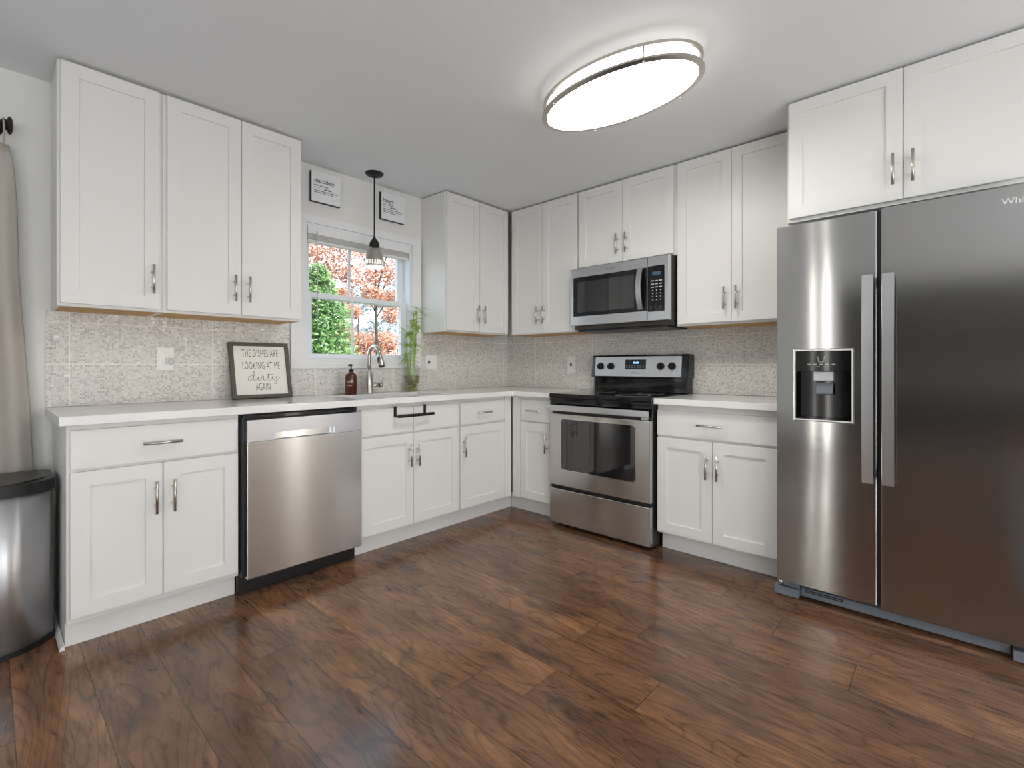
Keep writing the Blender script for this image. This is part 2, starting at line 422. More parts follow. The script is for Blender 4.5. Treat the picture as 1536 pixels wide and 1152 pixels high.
def face_front(x, y, z):           # text standing on a face that looks towards local -y
    return Matrix.Translation((x, y, z)) @ Matrix.Rotation(PI/2, 4, 'X')

RS = -PI/2                          # rotation for everything on the stove wall (local x runs to the right)
CEIL = 2.44

# ------------------------------------------------------------------ the room
XL, YB = -6.0, -5.6
struct(MB().box(-10.0, 0.15, YB-0.15, 0.15, -0.12, 0.0).build('floor', 'plank_floor'))
struct(MB().box(-10.0, 0.15, YB-0.15, 0.15, CEIL, CEIL+0.2).build('ceiling', 'ceiling_paint'))
WX0, WX1, WZ0, WZ1 = -1.945, -1.105, 1.150, 2.055
DX0, DX1, DZ1 = -5.40, -3.50, 2.06
us = [-10.0, DX0, DX1, WX0, WX1, 0.15]; vs = [0.0, WZ0, WZ1, DZ1, CEIL]
struct(MB().cells(us, vs, lambda u, v: not (WX0 < u < WX1 and WZ0 < v < WZ1) and not (DX0 < u < DX1 and v < DZ1),
                  0.0, 0.15, lambda u, v, w: (u, w, v)).build('wall_window_side', 'wall_paint'))
struct(MB().box(0.0, 0.15, YB-0.15, 0.0, 0.0, CEIL).build('wall_stove_side', 'wall_paint'))
struct(MB().cells([-10.0, -5.1, -1.9, 0.0], [0.0, 0.3, 2.1, CEIL], lambda u, v: not (-5.1 < u < -1.9 and 0.3 < v < 2.1),
                  YB-0.15, YB, lambda u, v, w: (u, w, v)).build('wall_back', 'wall_paint'))
struct(MB().cells([YB, -4.9, -1.95, 0.0], [0.0, 2.1, CEIL], lambda u, v: not (-4.9 < u < -1.95 and v < 2.1),
                  XL-0.12, XL, lambda u, v, w: (w, u, v)).build('wall_left', 'wall_paint'))
struct(MB().box(-10.15, -10.0, YB-0.15, 0.15, 0.0, CEIL).build('wall_hall', 'hall_darkened'))
# baseboard beside the cabinets, quarter-round along the cabinet side
MBb = MB(); MBb.box(-3.46, -3.142, -0.014, -0.0005, 0.0, 0.095, 0.003); struct(MBb.build('baseboard_window_side', 'trim_white'))
b_ = MB().prism([(0, 0), (0.016, 0)] + [(0.016*math.cos(a), 0.018*math.sin(a)) for a in (0.4, 0.8, 1.2)] + [(0, 0.018)], 0.0, 0.535,
                mapf=lambda u, v, w: (-3.137-u, -0.02-w, v)).build('trim_1', 'trim_white'); struct(b_)

# ------------------------------------------------------------------ window
win = bpy.data.objects.new('window_1', None); C.objects.link(win); struct(win)
cw = 0.092
cx0, cx1, cz0, cz1 = WX0-cw, WX1+cw-0.012, WZ0-0.030, WZ1+0.05
MB().cells([cx0, WX0, WX1, cx1], [cz0, WZ0+0.012, WZ1, cz1], lambda u, v: not (WX0 < u < WX1 and WZ0+0.012 < v < WZ1),
           -0.018, -0.0005, lambda u, v, w: (u, w, v)).build('window_casing', 'trim_white', win)
MB().box(cx0-0.004, cx1-0.002, -0.024, -0.0005, cz0-0.024, cz0-0.001, 0.004).build('window_apron', 'trim_white', win)
f = MB()                                                        # jamb liner
f.cells([WX0, WX0+0.018, WX1-0.018, WX1], [WZ0, WZ0+0.014, WZ1-0.018, WZ1], lambda u, v: not (WX0+0.018 < u < WX1-0.018 and WZ0+0.014 < v < WZ1-0.018),
        0.0, 0.148, lambda u, v, w: (u, w, v)).build('window_jamb', 'vinyl', win)
def sash(x0, x1, z0, z1, y0, y1, st, rt, rb, name, muntin=None):
    q = MB(); q.cells([x0, x0+st, x1-st, x1], [z0, z0+rb, z1-rt, z1], lambda u, v: not (x0+st < u < x1-st and z0+rb < v < z1-rt),
                      y0, y1, lambda u, v, w: (u, w, v))
    o = q.build(name, 'vinyl', win)
    MB().box(x0+st-0.004, x1-st+0.004, (y0+y1)/2-0.003, (y0+y1)/2+0.003, z0+rb-0.004, z1-rt+0.004).build('window_pane', 'window_glass', o)
    if muntin: MB().box(muntin-0.010, muntin+0.010, (y0+y1)/2-0.006, (y0+y1)/2-0.0035, z0+rb, z1-rt).build('muntin', 'vinyl', o)
sash(WX0+0.019, WX1-0.019, 1.573, WZ1-0.019, 0.085, 0.120, 0.050, 0.05, 0.036, 'upper_sash', -1.575)
sash(WX0+0.019, WX1-0.019, WZ0+0.015, 1.607, 0.040, 0.075, 0.050, 0.034, 0.030, 'lower_sash', -1.575)

# blind: head rail, stacked slats, bottom rail, wand
bl = thing('window_blind', 'raised white blind stacked at the top of the window over the sink', 'blind', (-1.525, 0.03, 2.03))
MB().box(WX0+0.022, WX1-0.022, 0.004, 0.036, 2.000, 2.034, 0.003).build('head_rail', 'blind_white', bl, off=(-1.525, 0.03, 2.03))
MB().box(WX0+0.022, WX1-0.022, -0.004, 0.002, 1.985, 2.036, 0.002).build('valance', 'trim_white', bl, off=(-1.525, 0.03, 2.03))
q = MB()
for k in range(9): q.box(WX0+0.026, WX1-0.026, 0.006, 0.037, 1.952+k*0.005, 1.9545+k*0.005)
q.build('slats', 'blind_white', bl, off=(-1.525, 0.03, 2.03))
MB().box(WX0+0.026, WX1-0.026, 0.005, 0.038, 1.930, 1.949, 0.003).build('bottom_rail', 'blind_white', bl, off=(-1.525, 0.03, 2.03))
MB().tube([(-1.862, -0.008, 2.005), (-1.862, -0.010, 1.98), (-1.862, -0.010, 1.42)], 0.0035, 6).build('wand', 'text_grey', bl, off=(-1.525, 0.03, 2.03))

# ------------------------------------------------------------------ patio door (left of the frame, seen in reflections)
pd = bpy.data.objects.new('door_1', None); C.objects.link(pd); struct(pd)
MB().cells([DX0, DX0+0.05, DX1-0.05, DX1], [0.0, 0.03, DZ1-0.05, DZ1], lambda u, v: not (DX0+0.05 < u < DX1-0.05 and 0.03 < v < DZ1-0.05),
           0.02, 0.14, lambda u, v, w: (u, w, v)).build('door_frame', 'vinyl', pd)
xm = (DX0+DX1)/2
for x0, x1, y in ((DX0+0.05, xm+0.03, 0.09), (xm-0.03, DX1-0.05, 0.05)):
    o = MB().cells([x0, x0+0.07, x1-0.07, x1], [0.031, 0.13, DZ1-0.13, DZ1-0.051], lambda u, v: not (x0+0.07 < u < x1-0.07 and 0.13 < v < DZ1-0.13),
                   y, y+0.035, lambda u, v, w: (u, w, v)).build('door_panel', 'vinyl', pd)
    MB().box(x0+0.066, x1-0.066, y+0.015, y+0.02, 0.126, DZ1-0.126).build('door_pane', 'window_glass', o)
wb = bpy.data.objects.new('window_added', None); C.objects.link(wb); struct(wb)  # back window added out of view to let daylight in
MB().cells([-5.1, -5.04, -3.53, -3.47, -1.96, -1.9], [0.3, 0.36, 2.04, 2.1], lambda u, v: not (0.36 < v < 2.04 and (-5.04 < u < -3.53 or -3.47 < u < -1.96)),
           YB-0.12, YB-0.03, lambda u, v, w: (u, w, v)).build('window_added_frame', 'vinyl', wb)
MB().box(-5.05, -1.95, YB-0.08, YB-0.074, 0.35, 2.05).build('window_pane', 'window_glass', wb)

# ------------------------------------------------------------------ backsplash
TZ0, TZ1 = 0.924, 1.374
t = MB()
tw = [-3.158, cx0-0.006, cx1+0.004, -0.0085]; cap = cz0-0.0255
t.cells(tw, [TZ0, cap, TZ1], lambda u, v: v < cap or not (cx0-0.006 < u < cx1+0.004), -0.008, -0.0004, lambda u, v, w: (u, w, v))
tag(t.build('tile_backsplash', 'mosaic_window_wall'), 'grey mosaic tile backsplash under the window and left wall cabinets', 'backsplash')
t = MB().box(-0.008, -0.0004, -2.60, -0.0004, TZ0, 1.405)
tag(t.build('tile_backsplash', 'mosaic_stove_wall'), 'grey mosaic tile backsplash running behind the stove', 'backsplash')

# ------------------------------------------------------------------ cabinets
def bar_handle(parent, c, length, vertical, yf, m='nickel', out=0.034, r=0.006, name='handle'):
    """bar pull on a front that faces local -y; c = (x, z) of its centre"""
    q = MB(); x, z = c; h = length/2; e = length*0.26
    if vertical:
        q.tube([(x, yf-out, z-h), (x, yf-out, z+h)], r, 12)
        for s_ in (-e, e): q.tube([(x, yf+0.0004, z+s_), (x, yf-out, z+s_)], r*0.7, 8)
    else:
        q.tube([(x-h, yf-out, z), (x+h, yf-out, z)], r, 12)
        for s_ in (-e, e): q.tube([(x+s_, yf+0.0004, z), (x+s_, yf-out, z)], r*0.7, 8)
    return q.build(name, m, parent, smooth=False)
HL = 0.138
def door(t, x0, x1, z0, z1, yb, yf, hx=None, hz=None, name='door'):
    o = MB().shaker(x0, x1, z0, z1, yb, yf).build(name, 'cabinet_white', t)
    if hx is not None: bar_handle(o, (hx, hz), HL, True, yf)
    return o
def drawer(t, x0, x1, z0, z1, yb, yf, hx=None, hz=None, name='drawer'):
    o = MB().box(x0, x1, yf, yb, z0, z1, 0.002).build(name, 'cabinet_white', t)
    if hx is not None: bar_handle(o, (hx, hz), HL+0.002, False, yf)
    return o
FB, FF = -0.581, -0.600        # back and front of base doors
def base(label, loc, rz, w, toe=(0, 0), extra=None, hollow=False):
    t = thing('base_cabinet', label, 'cabinet', loc, rz)
    q = MB()
    if hollow:                                                   # open box so the sink bowl can hang in it
        q.box(0.0, 0.018, -0.58, -0.012, 0.105, 0.883); q.box(w-0.018, w, -0.58, -0.012, 0.105, 0.883)
        q.box(0.018, w-0.018, -0.58, -0.56, 0.105, 0.883); q.box(0.018, w-0.018, -0.03, -0.012, 0.105, 0.883); q.box(0.018, w-0.018, -0.56, -0.03, 0.105, 0.125)
    else: q.box(0.0, w, -0.58, -0.012, 0.105, 0.883, 0.001)
    if extra: extra(q)
    q.build('carcass', 'cabinet_white', t)
    MB().box(toe[0], w-toe[1], -0.53, -0.512, 0.001, 0.112).build('toe_kick', 'cabinet_white', t)
    return t
DZ0_, DZ1_, WZa, WZb = 0.118, 0.690, 0.703, 0.859
# left end cabinet: its side runs down to the floor
t = base('white drawer-and-doors base cabinet at the left end, beside the trash can', (-3.135, 0, 0), 0, 0.610, toe=(0.0, 0),
         extra=lambda q: q.box(0.0, 0.016, -0.512, -0.012, 0.001, 0.106))
drawer(t, 0.010, 0.602, WZa+0.006, 0.862, FB, FF, 0.302, 0.787)
door(t, 0.010, 0.3055, 0.128, 0.697, FB, FF, 0.279, 0.556); door(t, 0.309, 0.604, 0.128, 0.697, FB, FF, 0.343, 0.554)
# sink cabinet
t = base('white sink base cabinet with two doors under the black towel bar', (-1.899, 0, 0), 0, 0.764, hollow=True)
drawer(t, 0.013, 0.3805, WZa, WZb, FB, FF, name='false_front'); drawer(t, 0.3835, 0.754, WZa, WZb, FB, FF, name='false_front')
door(t, 0.013, 0.3805, DZ0_, DZ1_, FB, FF, 0.343, 0.556); door(t, 0.3835, 0.754, DZ0_, DZ1_, FB, FF, 0.406, 0.552)
# corner cabinet on the window wall with its filler
t = base('white corner base cabinet with single drawer, between sink cabinet and corner', (-1.134, 0, 0), 0, 0.532, toe=(0, -0.068))
q = MB().box(0.463, 0.534, FF+0.004, FB, 0.112, 0.883, 0.004); q.build('filler_strip', 'cabinet_white', t)
drawer(t, 0.012, 0.454, WZa, WZb, FB, FF, 0.216, 0.780); door(t, 0.012, 0.454, DZ0_, DZ1_, FB, FF, 0.034, 0.550)
# narrow cabinet left of the stove
t = base('narrow white base cabinet squeezed between corner and stove', (0, -0.602, 0), RS, 0.408, toe=(-0.07, 0))
q = MB().box(0.001, 0.083, FF+0.004, FB, 0.112, 0.883, 0.004); q.build('filler_strip', 'cabinet_white', t)
drawer(t, 0.088, 0.372, WZa, WZb, FB, FF, 0.236, 0.781); door(t, 0.088, 0.372, DZ0_, DZ1_, FB, FF, 0.348, 0.551)
# cabinet between stove and fridge
t = base('white two-door base cabinet between stove and refrigerator', (0, -1.790, 0), RS, 0.668, toe=(0.006, 0))
drawer(t, 0.004, 0.662, WZa-0.004, 0.848, FB, FF, 0.325, 0.776)
door(t, 0.004, 0.331, DZ0_, 0.685, FB, FF, 0.305, 0.546); door(t, 0.334, 0.662, DZ0_, 0.685, FB, FF, 0.366, 0.546)

UF, UB = -0.310, -0.291
def upper(label, loc, rz, w, z0, z1, depth=0.29, name='wall_cabinet', wood=True):
    t = thing(name, label, 'cabinet', loc, rz)
    MB().box(0, w, -depth, -0.0005, z0+0.0015, z1, 0.001).build('carcass', 'cabinet_white', t)
    if wood: MB().box(0.014, w-0.014, -depth+0.018, -0.012, z0-0.0005, z0+0.0012).build('underside', 'raw_wood', t)
    return t
UZ0, UZ1, DU0, DU1 = 1.372, 2.431, 1.386, 2.427
HZU = 1.523
t = upper('tall single-door white wall cabinet at the left end, near the curtain', (-3.141, 0, 0), 0, 0.372, UZ0, UZ1)
door(t, 0.010, 0.360, DU0, DU1, UB, UF, 0.330, HZU)
t = upper('tall two-door white wall cabinet just left of the window', (-2.768, 0, 0), 0, 0.670, UZ0, UZ1)
door(t, 0.017, 0.3455, DU0, DU1, UB, UF, 0.310, HZU); door(t, 0.3485, 0.666, DU0, DU1, UB, UF, 0.379, HZU)
t = upper('tall two-door white wall cabinet right of the window, in the corner', (-1.012, 0, 0), 0, 0.690, UZ0, UZ1)
door(t, 0.012, 0.347, DU0, DU1, UB, UF, 0.313, HZU); door(t, 0.350, 0.682, DU0, DU1, UB, UF, 0.379, HZU)
t = upper('tall two-door white wall cabinet between corner and microwave', (0, -0.323, 0), RS, 0.687, UZ0, UZ1)
door(t, 0.008, 0.341, DU0-0.008, DU1, UB, UF, 0.304, HZU); door(t, 0.344, 0.682, DU0-0.008, DU1, UB, UF, 0.371, HZU)
t = upper('short two-door white wall cabinet above the microwave', (0, -1.0115, 0), RS, 0.7735, 1.838, UZ1, wood=False)
door(t, 0.008, 0.3795, 1.852, DU1, UB, UF, 0.346, 1.976); door(t, 0.3825, 0.754, 1.852, DU1, UB, UF, 0.418, 1.976)
t = upper('tall two-door white wall cabinet between microwave and refrigerator', (0, -1.786, 0), RS, 0.706, UZ0-0.003, UZ1)
door(t, 0.007, 0.3415, DU0-0.003, DU1, UB, UF, 0.308, HZU); door(t, 0.3445, 0.690, DU0-0.003, DU1, UB, UF, 0.377, HZU)
t = upper('deep two-door white cabinet mounted above the refrigerator', (0, -2.497, 0), RS, 0.91, 1.832, UZ1, depth=0.600, wood=False)
door(t, 0.010, 0.4555, 1.850, DU1, -0.601, -0.620, 0.423, 1.979); door(t, 0.4585, 0.904, 1.850, DU1, -0.601, -0.620, 0.491, 1.979)

# ------------------------------------------------------------------ worktops
CT0, CT1 = 0.884, 0.920
SX0, SX1, SY0, SY1 = -1.865, -1.175, -0.545, -0.175
q = MB()
ri = [(-0.64, -0.68), (-0.66, -0.652)]
us = [-3.160, SX0, SX1, -0.635, -0.0005]; vs = [-1.010, -0.635, SY0, SY1, -0.0005]
q.cells(us, vs, lambda u, v: (v > -0.635 or u > -0.635) and not (SX0 < u < SX1 and SY0 < v < SY1), CT0, CT1, lambda u, v, w: (u, v, w))
q.prism([(-0.634, -0.634), (-0.685, -0.6352), (-0.655, -0.640), (-0.641, -0.655), (-0.6352, -0.685)][::1], CT0, CT1)
wt = q.build('countertop', 'quartz'); tag(wt, 'white quartz countertop wrapping the corner, holding the sink', 'countertop')
bv = wt.modifiers.new('bevel', 'BEVEL'); bv.width = 0.003; bv.segments = 2; bv.limit_method = 'ANGLE'; bv.angle_limit = 1.0
wt = MB().box(-0.635, -0.0005, -2.458, -1.788, CT0, CT1, 0.003).build('countertop', 'quartz')
tag(wt, 'short white quartz countertop between stove and refrigerator', 'countertop')
# sink bowl
q = MB()
r0 = [(SX0-0.004, SY0-0.004), (SX1+0.004, SY0-0.004), (SX1+0.004, SY1+0.004), (SX0-0.004, SY1+0.004)]
th = 0.003
q.box(SX0-0.012, SX0-0.001, SY0-0.012, SY1+0.012, 0.70, CT0-0.0005); q.box(SX1+0.001, SX1+0.012, SY0-0.012, SY1+0.012, 0.70, CT0-0.0005)
q.box(SX0-0.001, SX1+0.001, SY0-0.012, SY0-0.001, 0.70, CT0-0.0005); q.box(SX0-0.001, SX1+0.001, SY1+0.001, SY1+0.012, 0.70, CT0-0.0005)
q.box(SX0-0.001, SX1+0.001, SY0-0.001, SY1+0.001, 0.70, 0.706)
tag(q.build('kitchen_sink', 'steel_light'), 'stainless sink bowl set under the countertop by the faucet', 'sink')

# ------------------------------------------------------------------ dishwasher
DWX, DWW = -2.523, 0.622
t = thing('dishwasher', 'stainless steel dishwasher between left cabinet and sink cabinet', 'dishwasher', (DWX, 0, 0))
MB().box(0.002, DWW-0.002, -0.575, -0.02, 0.11, 0.880).build('tub', 'black_plastic', t)
q = MB().box(0.004, 0.016, -0.612, -0.575, 0.10, 0.86); q.build('door_seal', 'black_plastic', t)
q = MB()
q.box(0.017, 0.617, -0.645, -0.590, 0.095, 0.748, 0.003)
d = q.build('door', 'steel', t)
q = MB()                                                          # control strip with the pocket handle
q.cells([0.017, 0.145, 0.455, 0.617], [0.7495, 0.785, 0.853], lambda u, v: not (0.145 < u < 0.455 and v < 0.785), -0.645, -0.615, lambda u, v, w: (u, w, v))
q.box(0.017, 0.617, -0.6145, -0.590, 0.7495, 0.853)
cs = q.build('control_strip', 'steel_light', d)
MB().box(0.147, 0.453, -0.6165, -0.6147, 0.750, 0.784).build('pocket_handle', 'chrome', d)
MB().box(0.012, 0.606, -0.600, -0.577, 0.8545, 0.876, 0.003).build('vent_strip', 'black_gloss', t)
q = MB().box(0.001, DWW-0.001, -0.560, -0.540, 0.002, 0.105, 0.002); q.box(0.06, 0.50, -0.566, -0.560, 0.020, 0.060, 0.002)
tk = q.build('toe_kick', 'black_plastic', t)
for x in (0.045, 0.565): MB().tube([(x, -0.5595, 0.068), (x, -0.563, 0.068)], 0.006, 12).build('screw', 'chrome', tk)

# ------------------------------------------------------------------ stove
SY, SW = -1.017, 0.766
t = thing('electric_range', 'freestanding stainless and black electric range with backguard controls', 'stove', (0, SY, 0), RS)
MB().box(0.003, SW-0.003, -0.625, -0.012, 0.02, 0.893, 0.002).build('body', 'black_plastic', t)
for x in (0.05, SW-0.05):
    for y in (-0.57, -0.08): MB().tube([(x, y, 0.0), (x, y, 0.022)], 0.018, 12).build('levelling_foot', 'black_plastic', t)
ck = MB().box(-0.002, SW+0.002, -0.662, -0.105, 0.8935, 0.922, 0.006).build('cooktop', 'black_gloss', t)
MB().box(0.0, SW, -0.658, -0.626, 0.872, 0.8925, 0.004).build('front_rail', 'black_gloss', t)
for bx, by, br in ((0.2, -0.5, 0.09), (0.56, -0.5, 0.115), (0.2, -0.25, 0.075), (0.56, -0.25, 0.09)):
    q = MB(); q.lathe([(br-0.002, 0.9222), (br, 0.9222), (br, 0.9226), (br-0.002, 0.9226)], bx, by, 40, cap=False); q.build('burner_ring', 'text_grey', ck)
# oven door: steel frame with a rounded dark window
def rrect(x0, x1, z0, z1, r, n=6):
    pts = []
    for cx, cz, a0 in ((x1-r, z0+r, -PI/2), (x1-r, z1-r, 0), (x0+r, z1-r, PI/2), (x0+r, z0+r, PI)):
        for k in range(n+1): pts.append((cx+r*math.cos(a0+PI/2*k/n), cz+r*math.sin(a0+PI/2*k/n)))
    return pts
fr = lambda u, v, w: (u, w, v)
od = MB().box(0.004, SW-0.004, -0.662, -0.628, 0.286, 0.782, 0.004).build('oven_door', 'steel', t)
MB().prism(rrect(0.100, 0.668, 0.398, 0.752, 0.022), -0.6645, -0.6625, mapf=fr).build('window_rim', 'chrome', od)
MB().prism(rrect(0.104, 0.664, 0.402, 0.748, 0.020), -0.6665, -0.6650, mapf=fr).build('oven_window', 'oven_glass', od)
MB().box(0.004, SW-0.004, -0.655, -0.628, 0.784, 0.802).build('door_gap', 'black_plastic', od)
# handle rail right across the top of the door
q = MB().box(-0.001, SW+0.001, -0.705, -0.688, 0.806, 0.846, 0.004)
for x in (0.03, SW-0.03): q.box(x-0.018, x+0.018, -0.6885, -0.6555, 0.788, 0.838, 0.003)
q.build('door_handle', 'steel_light', od)
MB().box(0.001, SW-0.001, -0.640, -0.6260, 0.803, 0.871).build('vent_gap', 'black_gloss', t)
MB().box(0.004, SW-0.004, -0.660, -0.628, 0.024, 0.262, 0.004).build('storage_drawer', 'steel', t)
MB().box(0.006, SW-0.006, -0.640, -0.6265, 0.2635, 0.2845).build('drawer_gap', 'black_plastic', t)
# backguard
q = MB().box(0.010, SW-0.010, -0.104, -0.012, 0.923, 1.026, 0.004); q.build('backguard_base', 'black_gloss', t)
pf = lambda x0, x1, pts, mm, nm, par: MB().prism(pts, x0, x1, mapf=lambda u, v, w: (w, u, v)).build(nm, mm, par)
bg = MB().prism([(-0.014, 1.027), (-0.124, 1.027), (-0.108, 1.186), (-0.098, 1.194), (-0.014, 1.194)], -0.004, SW+0.004, 0.003, mapf=lambda u, v, w: (w, u, v)).build('backguard', 'black_gloss', t)
def bgp(x, z, d):           # point on the sloped control face
    return (x, -0.124 + (z-1.027)*(0.016/0.159) - d, z)
def bg_panel(name, x0, x1, z0, z1, d0, d1, r, m, par):
    q = MB(); q.prism(rrect(x0, x1, z0, z1, r), d0, d1, mapf=lambda u, v, w: bgp(u, v, w)); return q.build(name, m, par)
bp = bg_panel('control_panel', 0.030, 0.722, 1.036, 1.182, 0.0006, 0.003, 0.008, 'panel_silver', bg)
dp = bg_panel('display', 0.290, 0.458, 1.088, 1.160, 0.0034, 0.0045, 0.004, 'display_glass', bg)
rot_bg = Matrix.Rotation(PI/2-0.1, 4, 'X')
text_mesh('clock_digits', '88:88', 0.020, 'digits_blue', dp, Matrix.Translation(bgp(0.378, 1.136, 0.0052)) @ rot_bg, depth=0.0003)
q = MB()
for i in range(7):
    for j in range(2):
        a = bgp(0.305+i*0.022, 1.100+j*0.014, 0.0047); q.box(a[0]-0.006, a[0]+0.006, a[1]-0.0003, a[1]+0.0003, a[2]-0.003, a[2]+0.003)
q.build('display_keys', 'grille_grey', dp)
text_mesh('logo_lettering', 'Whirlpool', 0.016, 'text_black', bp, Matrix.Translation(bgp(0.378, 1.062, 0.0034)) @ rot_bg, depth=0.0003)
for x in (0.080, 0.170, 0.572, 0.655):
    q = MB(); ax = Vector((0, -1, -0.1)).normalized(); p0 = Vector(bgp(x, 1.112, 0.0034))
    q.tube([p0, p0+ax*0.008], [0.027, 0.026], 24); q.tube([p0+ax*0.008, p0+ax*0.026], [0.022, 0.020], 24)
    k = q.build('knob', 'black_plastic', bg)
    q = MB(); c = p0+ax*0.028; q.box(c.x-0.004, c.x+0.004, c.y-0.006, c.y+0.004, c.z-0.020, c.z+0.020, 0.002); q.build('knob_grip', 'black_metal', k)

# ------------------------------------------------------------------ microwave
MY, MW = -1.016, 0.765
mz0, mz1 = 1.410, 1.828
t = thing('microwave_oven', 'stainless over-the-range microwave hung under the short wall cabinet', 'microwave', (0, MY, mz0), RS)
o_ = (0, 0, mz0)
MB().box(0.006, MW-0.004, -0.360, -0.012, mz0-0.030, mz1+0.006, 0.002).build('housing', 'lid_dark', t, off=o_)
MB().box(0.030, MW-0.03, -0.355, -0.05, mz0-0.044, mz0-0.031, 0.004).build('vent_underside', 'black_plastic', t, off=o_)
dr = MB().box(0.0, 0.613, -0.400, -0.3615, mz0, mz1, 0.004).build('door', 'steel_light', t, off=o_)
cp = MB().box(0.615, MW-0.003, -0.400, -0.3615, mz0, mz1, 0.004).build('control_side', 'steel_light', t, off=o_)
MB().prism(rrect(0.022, 0.611, mz0+0.066, mz1-0.066, 0.006), -0.4020, -0.4003, mapf=fr).build('door_glass', 'black_gloss', dr, off=o_)
MB().prism(rrect(0.060, 0.520, mz0+0.094, mz1-0.102, 0.004), -0.4030, -0.4022, mapf=fr).build('viewing_window', 'oven_glass', dr, off=o_)
kp = MB().prism(rrect(0.617, 0.732, mz0+0.058, mz1-0.062, 0.006), -0.4020, -0.4003, mapf=fr).build('keypad', 'black_gloss', cp, off=o_)
MB().box(0.650, 0.708, -0.4028, -0.4022, 1.705, 1.728).build('display', 'digits_dim', kp, off=o_)
q = MB()
for i in range(3):
    for j in range(7):
        w_ = 0.009 if j < 3 else 0.004
        z = 1.668-j*0.0205
        q.box(0.652+i*0.027-w_, 0.652+i*0.027+w_, -0.4026, -0.4021, z-0.0028, z+0.0028)
q.build('key_legend', 'text_grey', kp, off=o_)
q = MB()
for i in range(3): q.tube([(0.640+i*0.034, -0.4018, 1.494), (0.640+i*0.034, -0.406, 1.494)], 0.012, 16)
q.build('round_buttons', 'display_glass', kp, off=o_)
# bowed handle
q = MB(); n = 14
pts = []
for i in range(n+1):
    s_ = i/n; z = 1.487+s_*0.282; y = -0.404-0.034*math.sin(PI*s_)**0.8
    pts.append((y, z))
outl = pts+[(y-0.012, z) for y, z in pts[::-1]]
q.prism(outl, 0.552, 0.588, mapf=lambda u, v, w: (w, u, v)); q.build('door_handle', 'steel_light', dr, off=o_)
text_mesh('logo_lettering', 'Whirlpool', 0.020, 'grille_grey', dr, face_front(0.330, -0.4006, 1.796-mz0), depth=0.0003)

# ------------------------------------------------------------------ refrigerator
FY, FW, FX = -2.466, 0.912, -0.75
t = thing('refrigerator', 'large stainless side-by-side refrigerator with water dispenser on the right', 'refrigerator', (0, FY, 0), RS)
MB().box(0.004, FW-0.004, -0.685, -0.02, 0.05, 1.765, 0.003).build('cabinet_body', 'grille_grey', t)
for x in (0.06, FW-0.06):
    for y in (-0.6, -0.1): MB().tube([(x, y, 0.0), (x, y, 0.052)], 0.02, 12).build('roller', 'black_plastic', t)
fz0, fz1 = 0.078, 1.784
yf = FX
dx0, dx1, dz0, dz1 = 0.093, 0.325, 0.860, 1.190          # dispenser opening
q = MB(); q.cells([0.018, dx0, dx1, 0.408], [fz0, dz0, dz1, fz1], lambda u, v: not (dx0 < u < dx1 and dz0 < v < dz1), yf, yf+0.058, fr)
ld = q.build('freezer_door', 'steel_fridge', t)
bv = ld.modifiers.new('bevel', 'BEVEL'); bv.width = 0.004; bv.segments = 2; bv.limit_method = 'ANGLE'; bv.angle_limit = 1.0
rd = MB().box(0.422, FW-0.004, yf, yf+0.058, fz0-0.010, fz1+0.006, 0.004).build('fridge_door', 'steel_fridge', t)
MB().box(0.409, 0.421, yf+0.012, yf+0.055, fz0, fz1).build('door_gasket', 'black_plastic', t)
# dispenser
q = MB()
q.cells([dx0+0.0005, dx0+0.006, dx1-0.006, dx1-0.0005], [dz0+0.0005, dz0+0.006, dz1-0.006, dz1-0.0005],
        lambda u, v: not (dx0+0.006 < u < dx1-0.006 and dz0+0.006 < v < dz1-0.006), yf-0.004, yf+0.050, fr)
dsp = q.build('dispenser_bezel', 'plate_white', ld)
q = MB(); q.box(dx0+0.007, dx1-0.007, yf+0.044, yf+0.050, dz0+0.007, dz1-0.007)
q.box(dx0+0.0065, dx0+0.010, yf-0.002, yf+0.044, dz0+0.007, 1.088); q.box(dx1-0.010, dx1-0.0065, yf-0.002, yf+0.044, dz0+0.007, 1.088)
q.box(dx0+0.0065, dx1-0.0065, yf-0.002, yf+0.044, dz0+0.0065, dz0+0.014)
q.build('dispenser_niche', 'black_gloss', ld)
cpn = MB().box(dx0+0.0065, dx1-0.0065, yf-0.003, yf+0.043, 1.089, dz1-0.0065, 0.002).build('dispenser_controls', 'black_gloss', ld)
q = MB()
cxm = (dx0+dx1)/2-0.006
for a, b2 in (((-0.013, 1.158), (-0.010, 1.132)), ((-0.010, 1.132), (0.010, 1.132)), ((0.010, 1.132), (0.013, 1.158))):
    q.tube([(cxm+a[0], yf-0.0034, a[1]), (cxm+b2[0], yf-0.0034, b2[1])], 0.0012, 6)
for k in range(5): q.box(cxm-0.055+k*0.024, cxm-0.041+k*0.024, yf-0.0040, yf-0.0032, 1.120, 1.123)
for k in range(2): q.box(cxm-0.022+k*0.034, cxm-0.004+k*0.034, yf-0.0040, yf-0.0032, 1.109, 1.111)
q.build('control_icons', 'text_grey', cpn)
MB().box(0.172, 0.248, yf+0.004, yf+0.043, 1.045, 1.087, 0.003).build('ice_chute', 'panel_silver', ld)
q = MB(); q.prism([(yf+0.020, 1.035), (yf+0.008, 0.985), (yf+0.020, 0.980), (yf+0.032, 1.030)], 0.180, 0.246, 0.002, mapf=lambda u, v, w: (w, u, v)); q.build('paddle', 'grille_grey', ld)
